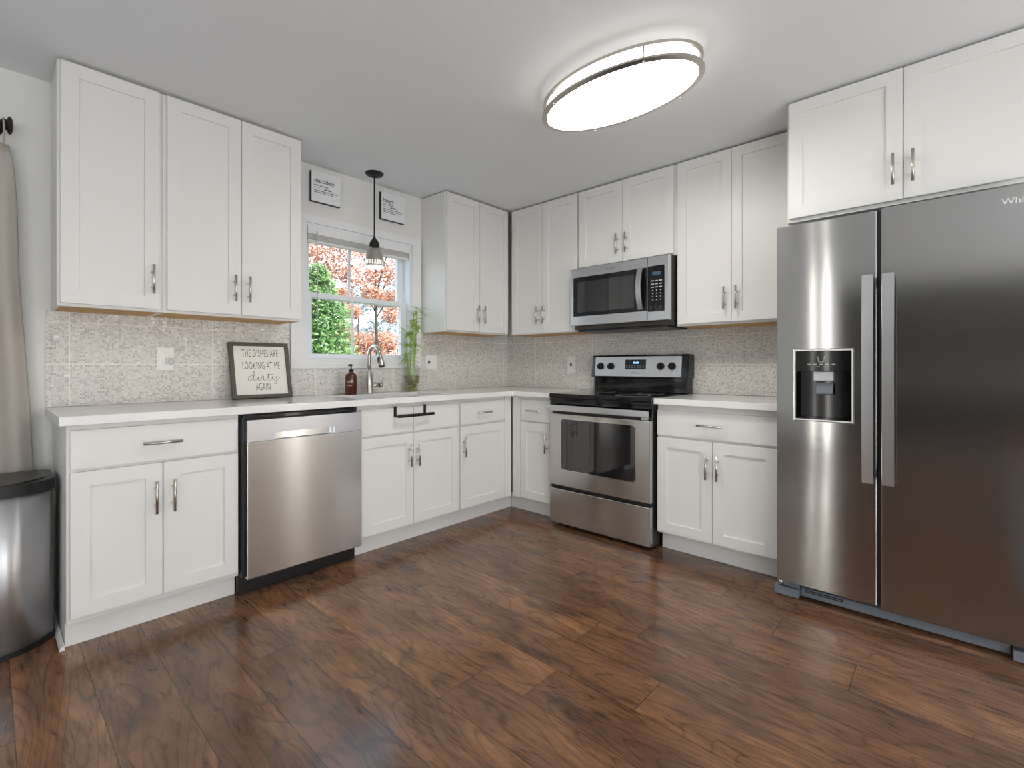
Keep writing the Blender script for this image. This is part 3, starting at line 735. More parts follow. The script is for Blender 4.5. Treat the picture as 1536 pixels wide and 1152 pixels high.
# handles
for x0, dd in ((0.360, ld), (0.430, rd)):
    n = 16; pts = []
    for i in range(n+1):
        s_ = i/n; z = 0.612+s_*0.892; y = yf-0.038-0.014*math.sin(PI*s_)
        pts.append((y, z))
    outl = pts+[(y-0.010, z) for y, z in pts[::-1]]
    q = MB(); q.prism(outl, x0, x0+0.040, 0.002, mapf=lambda u, v, w: (w, u, v))
    for z in (0.640, 1.476): q.box(x0+0.008, x0+0.032, yf-0.042, yf+0.001, z-0.02, z+0.02, 0.002)
    q.build('handle', 'steel_light', dd)
text_mesh('logo_lettering', 'Whirlpool', 0.034, 'text_white', rd, face_front(0.785, yf-0.0006, 1.731), align='LEFT', depth=0.0005)
# toe grille and foot covers
q = MB().box(0.112, FW-0.10, -0.700, -0.660, 0.012, 0.052, 0.003)
q.build('toe_grille', 'grille_grey', t)
q = MB()
for k in range(2): q.box(0.13, 0.28, -0.7025, -0.7005, 0.034+k*0.008, 0.038+k*0.008)
for k in range(2): q.box(0.42, FW-0.12, -0.690, -0.682, 0.054+k*0.010, 0.060+k*0.010)
q.build('vent_slots', 'dark_slot', t)
for x0, x1 in ((0.004, 0.108), (FW-0.095, FW-0.002)):
    MB().box(x0, x1, -0.735, -0.690, 0.006, 0.046, 0.004).build('foot_cover', 'grille_grey', t)
MB().box(0.040, 0.108, -0.72, -0.690, 0.050, 0.074, 0.002).build('hinge_cover', 'grille_grey', t)
MB().tube([(0.028, -0.715, 0.046), (0.028, -0.715, 0.076)], 0.010, 10).build('hinge_pin', 'chrome', t)

# ------------------------------------------------------------------ ceiling light
LX, LY, LA, LB = -1.409, -1.988, 0.381, 0.208
t = thing('ceiling_light', 'large oval flush ceiling light with brushed nickel rings', 'ceiling light', (LX, LY, CEIL), 0.0)
def oval_ring(z0, z1, a, b2, wth, name, m):
    seg = 72; q = MB(); rg = []
    for k in range(seg):
        c_, s_ = math.cos(2*PI*k/seg), math.sin(2*PI*k/seg)
        rg.append([q.bm.verts.new(((b2+o2)*c_, (a+o2)*s_, z)) for o2, z in ((0, z0), (wth, z0+0.003), (wth, z1-0.003), (0, z1))])
    for k in range(seg):
        A_, B_ = rg[k], rg[(k+1) % seg]
        for j in range(4):
            fc = q.bm.faces.new((A_[j], B_[j], B_[(j+1) % 4], A_[(j+1) % 4])); fc.smooth = False
    bmesh.ops.recalc_face_normals(q.bm, faces=q.bm.faces[:])
    return q.build(name, m, t)
oval_ring(-0.061, -0.042, LA-0.004, LB-0.004, 0.011, 'upper_ring', 'nickel')
q = MB(); q.lathe([(0.55, -0.0455), (0.55, -0.001)], 0, 0, 72, LB, LA, cap=False); q.build('ceiling_pan', 'trim_white', t)
q = MB(); q.lathe([(0.55, -0.0450), (0.985, -0.0450)], 0, 0, 72, LB-0.004, LA-0.004, cap=False); q.build('top_rim', 'diffuser_top', t)
lr = oval_ring(-0.116, -0.102, LA-0.012, LB-0.012, 0.025, 'lower_ring', 'nickel')
q = MB(); q.lathe([(0.0005, -0.113), (0.6, -0.113), (0.97, -0.111), (1.0, -0.106)], 0, 0, 72, LB-0.014, LA-0.014, cap=False); q.build('diffuser', 'diffuser', t)
q = MB(); q.lathe([(1.0, -0.1055), (1.0, -0.046)], 0, 0, 72, LB-0.014, LA-0.014, cap=False); q.build('side_band', 'diffuser_side', t)
for ang in (0.62, PI-0.62, PI+0.62, 2*PI-0.62):
    q = MB(); x, y = (LB+0.008)*math.cos(ang), (LA+0.008)*math.sin(ang)
    q.tube([(x, y, -0.104), (x, y, -0.056)], 0.003, 8); q.ball((x, y, -0.120), 0.005)
    q.build('post', 'nickel', t)

# ------------------------------------------------------------------ pendant over the sink
PX, PY = -1.537, -0.176
t = thing('pendant_lamp', 'small pendant lamp with brushed nickel shade hanging over the sink', 'pendant lamp', (PX, PY, CEIL))
MB().lathe([(0.0005, -0.026), (0.022, -0.025), (0.054, -0.014), (0.062, -0.003), (0.062, -0.0005)], seg=32).build('canopy', 'black_metal', t)
MB().tube([(0, 0, -0.026), (0, 0, -0.443)], 0.0055, 10).build('cord', 'black_metal', t)
MB().lathe([(0.008, -0.436), (0.010, -0.447), (0.020, -0.460), (0.033, -0.482), (0.034, -0.510), (0.0005, -0.511)], seg=28).build('socket_cap', 'black_metal', t)
# shade with real slots near its rim
seg = 72; q = MB(); prof = [(0.034, -0.512), (0.0455, -0.536), (0.0555, -0.568), (0.0625, -0.602), (0.0634, -0.606), (0.0645, -0.613), (0.065, -0.616), (0.0660, -0.623), (0.0662, -0.626), (0.0668, -0.633), (0.067, -0.636), (0.0672, -0.643)]
rings = [[q.bm.verts.new((r*math.cos(2*PI*k/seg), r*math.sin(2*PI*k/seg), z)) for k in range(seg)] for r, z in prof]
for i in range(len(prof)-1):
    for k in range(seg):
        if i in (4, 6, 8) and k % 3 == 0: continue
        fc = q.bm.faces.new((rings[i][k], rings[i][(k+1) % seg], rings[i+1][(k+1) % seg], rings[i+1][k])); fc.smooth = True
sh = q.build('lamp_shade', 'nickel', t)
sd = sh.modifiers.new('thick', 'SOLIDIFY'); sd.thickness = 0.0012
MB().lathe([(0.030, -0.515), (0.050, -0.575), (0.0605, -0.615), (0.0635, -0.642), (0.050, -0.652), (0.0005, -0.655)], seg=28, cap=False).build('inner_glass', 'bulb', t)

# ------------------------------------------------------------------ rugs added out of view, shaping bounce light and reflections
tag(MB().box(-5.4, -2.3, -5.45, -3.75, 0.0005, 0.012, 0.004).build('added_rug', 'added_rug_cream'), 'cream rug added out of view as a pale bounce surface', 'rug')  # pale surface added to brighten the trash can's reflection
tag(MB().box(-3.58, -1.35, -3.74, -3.38, 0.0005, 0.010, 0.003).build('added_dark_runner', 'added_rug_charcoal'), 'narrow charcoal runner added out of view to darken the refrigerator reflection', 'rug')  # added over floor that reflected orange in the refrigerator door
tag(MB().box(-5.8, -3.62, -3.5, -1.1, 0.0005, 0.012, 0.004).build('added_rug', 'added_rug_charcoal'), 'charcoal grey rug added left of the kitchen to darken the refrigerator reflection', 'rug')  # added as dark neutral ground for the refrigerator to reflect
# ------------------------------------------------------------------ light sources added behind the camera, for fill and steel reflections
for (gx, gy, r, lab) in ((-4.3, -1.97, 0.008, 'slim glowing column added for refrigerator reflections, the narrower of a pair'), (-4.3, -2.10, 0.014, 'slim glowing column added for refrigerator reflections, the wider of a pair'),
                         (-0.45, -4.9, 0.085, 'thick glowing column added in the back corner for the dishwasher reflection')):
    t = thing('added_light_column', lab, 'added light', (gx, gy, -0.0115 if r > 0.05 else 0))
    if r > 0.05: MB().lathe([(0.0005, 0.0125), (0.12, 0.0125), (0.12, 0.024), (0.0005, 0.026)], seg=24).build('base', 'black_metal', t)
    if r < 0.05: MB().lathe([(0.0005, 0.0125), (0.045, 0.0125), (0.045, 0.024), (0.0005, 0.026)], seg=24).build('base', 'black_metal', t)
    MB().tube([(0, 0, 0.0265), (0, 0, 2.40 if r < 0.05 else 1.7)], r, 16).build('glow_tube', 'column' if r < 0.05 else 'thick_column', t)
for (gx, gy, lab) in ((-5.4, -4.9, 'round white lantern globe added for light in the far back corner'), (-4.2, -4.95, 'round white lantern globe added for light left of the camera'),
                      (-3.0, -4.95, 'round white lantern globe added for light straight behind the camera'), (-1.9, -4.95, 'round white lantern globe added for light nearest the refrigerator side')):
    t = thing('added_fill_globe', lab, 'added light', (gx, gy, 0))
    MB().lathe([(0.0005, 0.0125), (0.14, 0.0125), (0.14, 0.025), (0.012, 0.035), (0.012, 0.66), (0.0005, 0.66)], seg=28).build('stand', 'black_metal', t)
    MB().ball((0, 0, 0.91), 0.25, sub=3).build('glow_ball', 'fill', t)

# ------------------------------------------------------------------ signs
def small_sign(label, x0, z0, title, lines, w=0.203, h=0.200):
    t = thing('wall_sign', label, 'sign', (x0, -0.0005, z0))
    MB().box(0, w, -0.029, 0.0, 0, h, 0.001).build('block', 'black_metal', t)
    p = MB().box(0.001, w-0.001, -0.0315, -0.0292, 0.001, h-0.001).build('panel', 'sign_white', t)
    text_mesh('title_lettering', title, 0.040, 'text_black', p, face_front(0.016, -0.0319, h-0.060), align='LEFT', sx=0.82, thin=0.0005, depth=0.0002)
    q = MB()
    for z, x, ws, hgt in lines:
        for w_ in ws:
            q.box(x, x+w_, -0.0320, -0.0316, h-z-hgt/2, h-z+hgt/2); x += w_+0.005
    q.build('small_print', 'print_grey', p)
    return t
small_sign('black-edged white wall sign reading snaccident, above the window', -1.911, 2.195, 'snaccident',
           [(0.092, 0.016, (0.035, 0.022, 0.03), 0.006), (0.107, 0.016, (0.02, 0.016), 0.003), (0.110, 0.085, (0.022, 0.024), 0.010),
            (0.126, 0.016, (0.018, 0.024, 0.02, 0.03, 0.026, 0.02), 0.006), (0.138, 0.016, (0.02, 0.03, 0.02, 0.024, 0.02), 0.006)])
small_sign('black-edged white wall sign reading hangry, beside the pendant lamp', -1.391, 2.193, 'hangry',
           [(0.090, 0.016, (0.02, 0.035, 0.02), 0.006), (0.107, 0.016, (0.02, 0.016), 0.003), (0.106, 0.074, (0.02, 0.026), 0.010),
            (0.122, 0.016, (0.03, 0.02, 0.03, 0.04, 0.03), 0.005), (0.134, 0.016, (0.024, 0.03, 0.02, 0.036, 0.03), 0.005), (0.146, 0.016, (0.02, 0.036, 0.03, 0.024), 0.005)])

# leaning framed sign on the counter
t = thing('framed_sign', 'grey wood framed sign about dirty dishes leaning on the left counter', 'sign', (-2.400, -0.1155, CT1+0.0066))
t.rotation_euler = (math.radians(-13.5), 0, math.radians(0))
fw, fh = 0.333, 0.336
q = MB(); q.cells([0, 0.020, fw-0.020, fw], [0.0, 0.020, fh-0.020, fh], lambda u, v: not (0.020 < u < fw-0.020 and 0.020 < v < fh-0.020), 0.0, 0.026, fr)
q.build('frame', 'frame_grey_wood', t)
p = MB().box(0.0195, fw-0.0195, 0.012, 0.018, 0.0195, fh-0.0195).build('panel', 'sign_cream', t)
for k, (s_, z) in enumerate((('THE DISHES ARE', 0.270), ('LOOKING AT ME', 0.195), ('AGAIN', 0.066))):
    text_mesh('lettering', s_, 0.066, 'text_black', p, face_front(fw/2+0.004, 0.0115, z), sx=0.385, thin=-0.0009, depth=0.0002, spacing=1.12)
strokes = [  # script word "dirty" in sign coordinates
    [(0.128, 0.128), (0.116, 0.136), (0.100, 0.128), (0.094, 0.115), (0.102, 0.106), (0.116, 0.113), (0.130, 0.140), (0.135, 0.158), (0.129, 0.160), (0.124, 0.138), (0.126, 0.112), (0.134, 0.106), (0.146, 0.116), (0.152, 0.130),
     (0.150, 0.112), (0.158, 0.106), (0.170, 0.120), (0.174, 0.134), (0.182, 0.130), (0.180, 0.112), (0.188, 0.106), (0.202, 0.120), (0.214, 0.152), (0.208, 0.124), (0.210, 0.108), (0.218, 0.106), (0.228, 0.118), (0.232, 0.130),
     (0.232, 0.112), (0.242, 0.110), (0.254, 0.130), (0.256, 0.108), (0.250, 0.086), (0.242, 0.084), (0.244, 0.096), (0.262, 0.112), (0.274, 0.122)],
    [(0.196, 0.141), (0.240, 0.144)], [(0.156, 0.146), (0.158, 0.149)]]
q = MB()
for st in strokes:
    pts = []
    for i in range(len(st)-1):
        p0, p1, p2, p3 = st[max(i-1, 0)], st[i], st[i+1], st[min(i+2, len(st)-1)]
        for s_ in (0, 0.25, 0.5, 0.75):
            pts.append(tuple(0.5*((2*p1[j])+(-p0[j]+p2[j])*s_+(2*p0[j]-5*p1[j]+4*p2[j]-p3[j])*s_**2+(-p0[j]+3*p1[j]-3*p2[j]+p3[j])*s_**3) for j in (0, 1)))
    pts.append(st[-1])
    q.tube([(x-0.004, 0.0118, z) for x, z in pts], 0.0011, 6)
q.build('script_lettering', 'text_black', p)

# ------------------------------------------------------------------ counter things
# faucet
fx, fy = -1.535, -0.105
t = thing('kitchen_faucet', 'brushed nickel gooseneck faucet standing behind the sink', 'faucet', (fx, fy, CT1))
MB().lathe([(0.030, 0.0), (0.030, 0.006), (0.0275, 0.010), (0.0275, 0.085), (0.026, 0.105), (0.020, 0.135), (0.0155, 0.160), (0.0150, 0.168)], seg=28).build('body', 'nickel', t)
R = 0.066
pts = [(0, 0, 0.160), (0, 0, 0.210), (0, 0, 0.262)]
for k in range(1, 14):
    a = PI*k/13*0.93; pts.append((0, -R+R*math.cos(a), 0.262+R*math.sin(a)))
MB().tube(pts, 0.0135, 16).build('spout', 'nickel', t)
e = Vector(pts[-1]); dv = (Vector(pts[-1])-Vector(pts[-2])).normalized()
sp = MB().tube([e-dv*0.002, e+dv*0.012, e+dv*0.04, e+dv*0.075, e+dv*0.092], [0.0145, 0.0155, 0.018, 0.023, 0.0225], 20).build('spray_head', 'nickel', t)
c = e+dv*0.045; MB().box(c.x-0.012, c.x-0.0225, c.y-0.010, c.y+0.006, c.z-0.018, c.z+0.018, 0.003).build('spray_button', 'black_plastic', sp)
MB().tube([e+dv*0.0925, e+dv*0.0945], [0.020, 0.019], 20).build('aerator', 'black_plastic', sp)
q = MB(); q.tube([(0.020, 0, 0.056), (0.080, 0, 0.056)], 0.0145, 18); q.tube([(0.081, 0, 0.056), (0.104, 0, 0.056)], [0.0175, 0.016], 18)
q.tube([(0.094, 0, 0.066), (0.104, -0.002, 0.088), (0.116, -0.004, 0.108)], [0.0045, 0.004, 0.005], 8); q.build('lever_handle', 'nickel', t)
# soap bottle
t = thing('soap_dispenser', 'brown amber soap bottle with black pump left of the faucet', 'soap bottle', (-1.689, -0.135, CT1))
b_ = MB().lathe([(0.001, 0.0), (0.036, 0.0), (0.040, 0.004), (0.040, 0.118), (0.037, 0.132), (0.028, 0.143), (0.016, 0.149), (0.0155, 0.155)], seg=28).build('bottle', 'amber', t)
q = MB(); q.lathe([(0.0165, 0.1552), (0.0165, 0.167), (0.008, 0.169), (0.008, 0.174), (0.0045, 0.1745), (0.0045, 0.194)], seg=20)
q.tube([(0.006, 0.004, 0.198), (-0.010, -0.006, 0.200), (-0.028, -0.018, 0.194)], [0.0085, 0.007, 0.004], 10); q.build('pump', 'black_plastic', t)
q = MB()
for z, segs in ((0.088, ((-0.6, -0.25), (-0.15, 0.1), (0.2, 0.55))), (0.081, ((-0.6, 0.5),)), (0.062, ((-0.4, 0.4),))):
    for a0, a1 in segs:
        n = 5; ctr = -PI*0.72
        for i in range(n):
            b0, b1 = ctr+a0+(a1-a0)*i/n, ctr+a0+(a1-a0)*(i+0.8)/n
            q.quad([(0.0404*math.cos(b0), 0.0404*math.sin(b0), z-0.0016), (0.0404*math.cos(b1), 0.0404*math.sin(b1), z-0.0016), (0.0404*math.cos(b1), 0.0404*math.sin(b1), z+0.0016), (0.0404*math.cos(b0), 0.0404*math.sin(b0), z+0.0016)])
q.build('printed_label', 'text_grey', b_)
# bamboo in a glass vase
vx, vy = -1.172, -0.105
t = thing('bamboo_vase', 'lucky bamboo stalks in a ribbed glass vase right of the window', 'potted plant', (vx, vy, CT1))
q = MB(); seg = 64
prof = [(0.040, 0.0), (0.044, 0.004), (0.050, 0.06), (0.054, 0.12), (0.058, 0.190)]
rings = [[q.bm.verts.new(((r+(0.0012 if k % 2 else 0))*math.cos(2*PI*k/seg), (r+(0.0012 if k % 2 else 0))*math.sin(2*PI*k/seg), z)) for k in range(seg)] for r, z in prof]
for i in range(len(prof)-1):
    for k in range(seg):
        fc = q.bm.faces.new((rings[i][k], rings[i][(k+1) % seg], rings[i+1][(k+1) % seg], rings[i+1][k])); fc.smooth = True
q.bm.faces.new(rings[0])
q.build('vase', 'vase_glass', t)
MB().lathe([(0.001, 0.062), (0.0455, 0.062), (0.0500, 0.120), (0.001, 0.121)], seg=32).build('water', 'vase_water', t)
q = MB()
for k in range(90):
    a, rr, z = random.uniform(0, 2*PI), 0.036*math.sqrt(random.random()), random.uniform(0.008, 0.054)
    q.ball((rr*math.cos(a), rr*math.sin(a), z), random.uniform(0.005, 0.008), sub=1)
q.build('pebbles', 'pebbles', t)
def leaf(q, p, d, L, w, droop):
    p = Vector(p); d = Vector(d).normalized(); side = d.cross(Vector((0, 0, 1)))
    side = side.normalized() if side.length > 0.05 else Vector((1, 0, 0))
    n = 6; A_, B_, Mi = [], [], []
    for i in range(n+1):
        s_ = i/n; c = p+d*L*s_+Vector((0, 0, -droop*L*s_*s_)); ww = w*math.sin(PI*min(1, s_*0.96+0.04))**0.7*(1-0.3*s_)
        A_.append(q.bm.verts.new(c+side*ww+Vector((0, 0, 0.25*ww)))); Mi.append(q.bm.verts.new(c)); B_.append(q.bm.verts.new(c-side*ww+Vector((0, 0, 0.25*ww))))
    for i in range(n):
        for P_, Q_ in ((A_, Mi), (Mi, B_)):
            fc = q.bm.faces.new((P_[i], P_[i+1], Q_[i+1], Q_[i])); fc.smooth = True
rt = Vector((0.676, -0.737, 0))      # direction that runs along the wall towards the corner side
rnd = random.Random(11)
stalks = [((-0.020, 0.012), (-0.032, 0.03), 0.46), ((0.010, -0.010), (-0.005, -0.02), 0.60), ((0.022, 0.012), (0.045, 0.0), 0.64), ((-0.006, 0.020), (0.012, 0.03), 0.52)]
for i, ((x0, y0), (x1, y1), H) in enumerate(stalks):
    pts = [(x0+(x1-x0)*s_, y0+(y1-y0)*s_, 0.062+(H-0.062)*s_) for s_ in (0, 0.2, 0.4, 0.6, 0.8, 1.0)]
    q = MB(); q.tube(pts, [0.0055, 0.0052, 0.0045, 0.004, 0.0035, 0.0025], 8)
    for p_ in pts[1:5]: q.ball(p_, 0.0065, (1, 1, 0.4), 1)
    st = q.build('stalk', 'stem_bamboo', t)
    q = MB()
    for k in range(26):
        s_ = rnd.uniform(0.34, 1.0); p_ = (x0+(x1-x0)*s_, y0+(y1-y0)*s_, 0.062+(H-0.062)*s_)
        a = rnd.uniform(0, 2*PI); up = rnd.uniform(-0.2, 1.3)
        L = rnd.uniform(0.055, 0.105)
        d = (math.cos(a), 0.75*math.sin(a)-0.15, up)
        leaf(q, p_, d, L, rnd.uniform(0.009, 0.015), rnd.uniform(0.1, 0.5))
    q.build('foliage', 'leaf_bamboo', st)
    if i == 2:
        q = MB()
        for (p_, d, L) in (((0.040, 0.002, 0.63), (0.7, -0.7, 0.12), 0.13), ((0.044, 0, 0.60), (0.75, -0.65, -0.1), 0.12), ((0.04, 0, 0.615), (0.72, -0.6, -0.35), 0.11)):
            leaf(q, p_, d, L, 0.011, 0.2)
        q.build('foliage', 'leaf_bamboo', st)
    if i == 0:
        q = MB()
        for (p_, d, L) in (((-0.028, 0.02, 0.365), (-0.85, -0.1, 0.10), 0.115), ((-0.025, 0.02, 0.27), (-0.8, -0.15, -0.35), 0.10)):
            leaf(q, p_, d, L, 0.008, 0.35)
        q.build('foliage', 'leaf_bamboo_dark', st)
# towel bar over the false fronts
t = thing('towel_bar', 'black over-the-door towel bar hooked on the sink cabinet', 'towel bar', (-1.545, FF, 0.83))
o_ = (-1.545, FF, 0.83)
for x in (-1.655, -1.432):
    q = MB()
    q.box(x-0.010, x+0.010, FF-0.0035, FF-0.0008, 0.800, 0.866, 0.001); q.box(x-0.010, x+0.010, FF-0.0035, FF+0.016, 0.8605, 0.864, 0.001)
    q.box(x-0.008, x+0.008, FF-0.050, FF-0.003, 0.800, 0.812, 0.002)
    q.build('hook', 'black_metal', t, off=o_)
n = 12
q = MB(); q.tube([(-1.662+0.266*i/n, FF-0.050-0.006*math.sin(PI*i/n), 0.808) for i in range(n+1)], 0.0095, 12); q.build('bar', 'black_metal', t, off=o_)

# outlets and switches
def plate(label, loc, rz, w, h, kind):
    t = thing('wall_plate', label, 'switch plate', loc, rz)
    MB().box(-w/2, w/2, -0.006, 0.0, -h/2, h/2, 0.003).build('cover', 'plate_white', t)
    return t
t = plate('single outlet plate with plug-in light under the left wall cabinets', (-2.697, -0.0085, 1.152), 0, 0.077, 0.122, 0)
q = MB().box(-0.017, 0.017, -0.0085, -0.006, -0.034, 0.034, 0.004); q.build('receptacle', 'plate_white', t)
q = MB(); q.box(0.000, 0.024, -0.026, -0.0087, -0.030, 0.006, 0.004); pl = q.build('plug_in_light', 'plate_white', t)
MB().ball((0.018, -0.035, -0.016), 0.016, (0.8, 0.8, 1.3)).build('clear_bulb', 'clear_plastic', pl)
t = plate('double white switch plate on tile right of the bamboo vase', (-0.919, -0.0085, 1.142), 0, 0.116, 0.116, 0)
MB().box(-0.034, -0.022, -0.0175, -0.006, -0.010, 0.012, 0.002).build('toggle_switch', 'dark_slot', t)
MB().box(0.012, 0.046, -0.0090, -0.006, -0.034, 0.034, 0.002).build('rocker_switch', 'plate_white', t)
t = plate('single white switch plate on tile left of the stove', (-0.0085, -0.742, 1.123), RS, 0.080, 0.130, 0)
MB().box(-0.006, 0.006, -0.0175, -0.006, -0.011, 0.011, 0.002).build('toggle_switch', 'dark_slot', t)

# ------------------------------------------------------------------ trash can
tx0, tx1, tyb, tyf = -3.56, -3.158, -0.150, -0.480
t = thing('trash_can', 'stainless steel trash can with black lid beside the left cabinet', 'trash can', ((tx0+tx1)/2, -0.25, 0))
o_ = ((tx0+tx1)/2, -0.25, 0)
def bin_outline(g, n=22):
    """flat back, bowed front"""
    cx = (tx0+tx1)/2; w = (tx1-tx0)/2+g; pts = []
    yb, yf = tyb+g*0.5, tyf-g
    pts += [(cx-w, yb), (cx+w, yb)][::-1]
    pts = [(cx+w-0.02, yb), (cx-w+0.02, yb), (cx-w, yb-0.02)]
    for i in range(n+1):
        s_ = -1+2*i/n; x = cx+w*s_; y = yf+0.10*abs(s_)**3.0-0.0
        pts.append((x, y))
    pts.append((cx+w, yb-0.02))
    return pts
MB().prism(bin_outline(-0.012), 0.022, 0.610).build('liner', 'black_plastic', t, off=o_)
q = MB(); fo = bin_outline(0.0, 30)[3:-1]       # steel wraps the bowed front
n = len(fo)
for zz0, zz1 in ((0.020, 0.612),):
    lo = [q.bm.verts.new((x, y, zz0)) for x, y in fo]; hi = [q.bm.verts.new((x, y, zz1)) for x, y in fo]
    for i in range(n-1):
        fc = q.bm.faces.new((lo[i], lo[i+1], hi[i+1], hi[i])); fc.smooth = True
sb = q.build('body', 'steel_bin', t, off=o_); sd = sb.modifiers.new('thick', 'SOLIDIFY'); sd.thickness = 0.002; sd.offset = -1
MB().prism(bin_outline(0.004), 0.001, 0.020).build('base_ring', 'black_plastic', t, off=o_)
MB().prism(bin_outline(0.006), 0.613, 0.655, 0.002).build('lid_rim', 'black_plastic', t, off=o_)
MB().prism(bin_outline(-0.022), 0.6555, 0.6600, 0.001).build('lid', 'lid_dark', t, off=o_)

# ------------------------------------------------------------------ curtain and rod
t = thing('linen_curtain', 'grey-beige linen curtain hanging at the left edge', 'curtain', (-3.42, -0.085, 0))
o_ = (-3.42, -0.085, 0)
q = MB(); nu, nv = 60, 40
zt, zb = 2.075, 0.02
G = []
for j in range(nv+1):
    s_ = j/nv; z = zt+(zb-zt)*s_; rowv = []
    x0 = -3.62
    ez = [(2.075, -3.277), (2.00, -3.264), (1.84, -3.254), (1.49, -3.246), (0.965, -3.214), (0.68, -3.203), (0.0, -3.185)]
    x1 = next(a[1]+(b2[1]-a[1])*(a[0]-z)/(a[0]-b2[0]) for a, b2 in zip(ez, ez[1:]) if z >= b2[0])
    for i in range(nu+1):
        u = i/nu; amp = 0.012+0.016*min(1, s_*3)
        fold = math.sin(u*2*PI*3.5+0.6+0.5*math.sin(3*s_))
        y = -0.090-amp*fold*(0.4+0.6*(1-u*0.4))-0.010*math.sin(9*u+4*s_)*s_
        if s_ < 0.18: y += 0.006*math.sin(u*40+s_*60)*(0.18-s_)/0.18
        rowv.append(q.bm.verts.new((x0+(x1-x0)*u, min(y, -0.045), z)))
    G.append(rowv)
for j in range(nv):
    for i in range(nu):
        fc = q.bm.faces.new((G[j][i], G[j][i+1], G[j+1][i+1], G[j+1][i])); fc.smooth = True
cl = q.build('cloth', 'linen', t, off=o_); sd = cl.modifiers.new('thick', 'SOLIDIFY'); sd.thickness = 0.002
q = MB()
for x in (-3.295, -3.40, -3.51):
    q.tube([(x, -0.078, 2.07), (x+0.004, -0.064, 2.13), (x, -0.066, 2.165), (x, -0.090, 2.187), (x, -0.114, 2.165), (x+0.002, -0.114, 2.13), (x, -0.094, 2.07)], 0.0035, 6)
q.build('loop_tie', 'linen', t, off=o_)
t = thing('curtain_rod', 'dark bronze curtain rod end with finial beside the left wall cabinet', 'curtain rod', (-4.4, -0.09, 2.160))
o_ = (-4.4, -0.09, 2.160)
MB().tube([(-5.5, -0.09, 2.160), (-3.31, -0.09, 2.160)], 0.0145, 14).build('rod', 'bronze', t, off=o_)
q = MB(); q.ball((-3.276, -0.09, 2.160), 0.040, (0.30, 1, 1)); q.ball((-3.291, -0.09, 2.160), 0.024, (0.8, 1, 1)); q.build('finial', 'bronze', t, off=o_)
q = MB(); q.lathe([(0.0, -0.0), (0.030, 0.0), (0.030, 0.006), (0.012, 0.010)], seg=20)
for v in q.bm.verts: v.co = Vector((-3.325+v.co.x, -0.001-v.co.z, 2.160+v.co.y))
q.tube([(-3.325, -0.008, 2.160), (-3.325, -0.076, 2.160)], 0.008, 8); q.build('bracket', 'bronze', t, off=o_)

# ------------------------------------------------------------------ outdoors
lw = MB().box(-30, 40, 0.3, 60, -0.55, -0.5).build('lawn', 'lawn'); lw['kind'] = 'structure'
lw = MB().box(-9, -2.4, 0.16, 3.4, -0.16, -0.06).build('terrain_bounce_deck', 'bounce_grey'); lw['kind'] = 'structure'  # pale slab added as a bright surface for the oven steel to reflect
lw = MB().box(-30, 40, -60, YB-0.3, -0.20, -0.15).build('terrain_bounce_patio', 'bounce_grey'); lw['kind'] = 'structure'  # pale ground added to bounce sunlight up through the back window
def crown(q, c, rad, n, size, rng, shell=0.55, blobs=None):
    for k in range(n):
        while True:
            p = Vector((rng.uniform(-1, 1), rng.uniform(-1, 1), rng.uniform(-1, 1)))
            if shell < p.length < 1: break
        if blobs:
            b = rng.choice(blobs); cc = Vector(b[0]); p = cc+Vector((p.x, p.y, p.z*0.8))*b[1]
        else: p = Vector(c)+Vector((p.x*rad[0], p.y*rad[1], p.z*rad[2]))
        a = Vector((rng.gauss(0, 1), rng.gauss(0, 1), rng.gauss(0, 1))).normalized(); b2 = a.orthogonal().normalized()
        s_ = size*rng.uniform(0.6, 1.3)
        q.quad([p-a*s_, p+b2*s_*0.55, p+a*s_, p-b2*s_*0.55])
rng = random.Random(5)
t = thing('evergreen_tree', 'bushy light green evergreen seen through the lower left window panes', 'tree', (0.62, 5.2, -0.5))
o_ = (0.62, 5.2, -0.5)
q = MB(); q.tube([(0.62, 5.2, -0.5), (0.62, 5.2, 1.2), (0.62, 5.2, 2.5)], [0.09, 0.07, 0.02], 10); q.build('trunk', 'bark', t, off=o_)
q = MB()
for k in range(17):
    z = -0.25+k*0.182; rr = 0.92*(1-(k/17)**1.7)+0.12
    crown(q, (0.62+rng.uniform(-.1, .1), 5.2, z), (rr, rr, 0.28), 1000, 0.042, rng, 0.35)
q.build('foliage', 'leaf_green', t, off=o_)
def maple(label, base, blobs, n, size, branches, m='leaf_orange', name='maple_tree'):
    t = thing(name, label, 'tree', base)
    bx, by, bz = base; H = max(b[0][2] for b in blobs)
    q = MB(); q.tube([(bx, by, bz), (bx+0.04, by, bz+(H-bz)*0.3), (bx-0.04, by, bz+(H-bz)*0.6), (bx, by, H)], [0.06, 0.05, 0.035, 0.012], 10)
    for b in branches: q.tube([(bx, by, b[0])] + [Vector((bx, by, b[0])).lerp(Vector(b[1]), s_)+Vector((0, 0, 0.25*math.sin(PI*s_))) for s_ in (0.35, 0.7, 1.0)], [0.020, 0.016, 0.011, 0.006], 6)
    q.build('trunk', 'bark', t, off=base)
    q = MB(); crown(q, None, None, n, size, rng, 0.1, blobs); q.build('foliage', m, t, off=base)
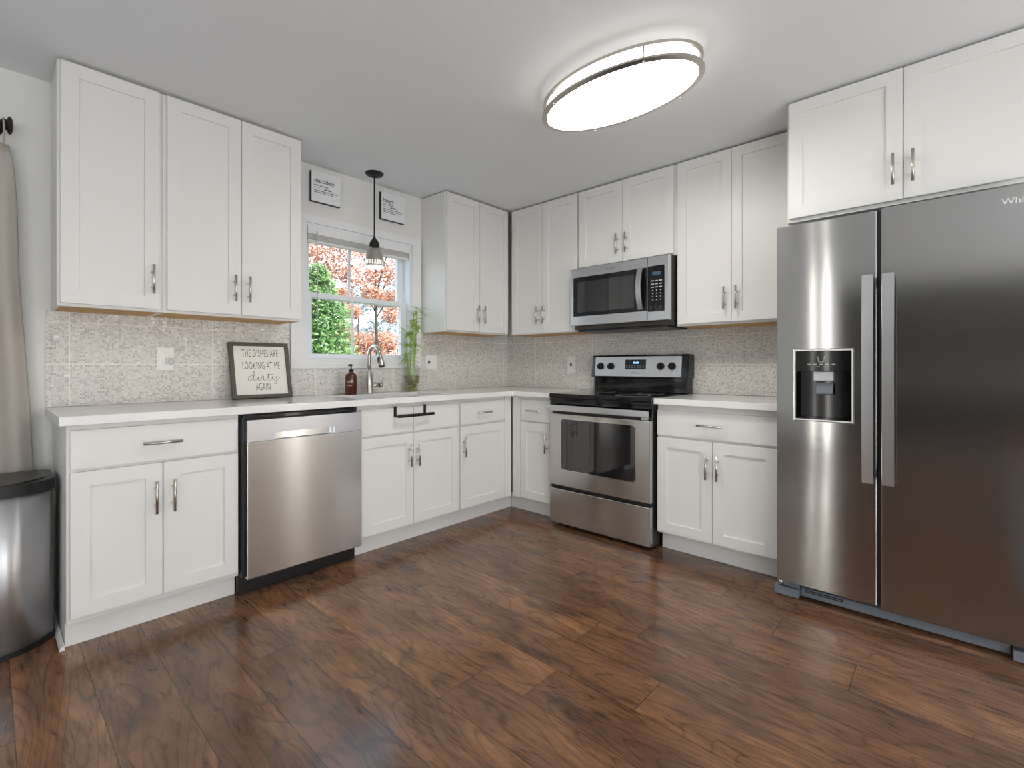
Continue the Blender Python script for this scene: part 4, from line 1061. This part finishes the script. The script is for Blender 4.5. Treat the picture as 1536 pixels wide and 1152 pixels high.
maple('orange-leaved maple filling the upper window panes', (4.28, 9.2, -0.5),
      [((2.2, 9.0, 4.0), 0.45), ((2.7, 9.2, 4.3), 0.55), ((3.3, 9.0, 4.4), 0.6), ((3.9, 9.2, 4.5), 0.55), ((4.6, 9.0, 4.5), 0.6), ((3.0, 9.1, 3.7), 0.42), ((3.6, 9.0, 3.55), 0.5), ((4.3, 9.1, 3.75), 0.45), ((4.9, 9.0, 3.8), 0.5),
       ((3.4, 9.2, 5.2), 0.8), ((4.4, 9.2, 5.2), 0.8), ((2.5, 9.1, 5.0), 0.7), ((4.0, 8.9, 3.05), 0.36), ((4.75, 9.1, 3.05), 0.38), ((3.2, 9.1, 3.0), 0.3), ((5.3, 9.1, 3.3), 0.5)], 12500, 0.046,
      [(2.9, (2.6, 9.0, 4.4)), (2.8, (5.0, 9.0, 4.2)), (3.3, (3.2, 9.3, 5.0)), (2.5, (5.2, 9.2, 3.3)), (2.6, (3.2, 9.0, 3.5)), (3.1, (3.7, 9.0, 4.3)), (3.2, (4.8, 9.0, 4.9))])
maple('low orange-leaved tree in the lower right window panes', (5.6, 12.5, -0.5),
      [((4.9, 12.4, 2.3), 0.5), ((5.5, 12.4, 1.9), 0.55), ((6.2, 12.4, 2.0), 0.55), ((6.8, 12.4, 2.0), 0.5), ((6.0, 12.3, 1.4), 0.6), ((7.0, 12.4, 1.4), 0.6), ((5.0, 12.4, 1.5), 0.6), ((6.9, 12.4, 3.0), 0.4), ((5.3, 12.4, 3.0), 0.35)], 6500, 0.055,
      [(1.0, (4.8, 12.4, 2.2)), (1.2, (6.4, 12.4, 2.2)), (1.3, (6.8, 12.4, 3.0))])
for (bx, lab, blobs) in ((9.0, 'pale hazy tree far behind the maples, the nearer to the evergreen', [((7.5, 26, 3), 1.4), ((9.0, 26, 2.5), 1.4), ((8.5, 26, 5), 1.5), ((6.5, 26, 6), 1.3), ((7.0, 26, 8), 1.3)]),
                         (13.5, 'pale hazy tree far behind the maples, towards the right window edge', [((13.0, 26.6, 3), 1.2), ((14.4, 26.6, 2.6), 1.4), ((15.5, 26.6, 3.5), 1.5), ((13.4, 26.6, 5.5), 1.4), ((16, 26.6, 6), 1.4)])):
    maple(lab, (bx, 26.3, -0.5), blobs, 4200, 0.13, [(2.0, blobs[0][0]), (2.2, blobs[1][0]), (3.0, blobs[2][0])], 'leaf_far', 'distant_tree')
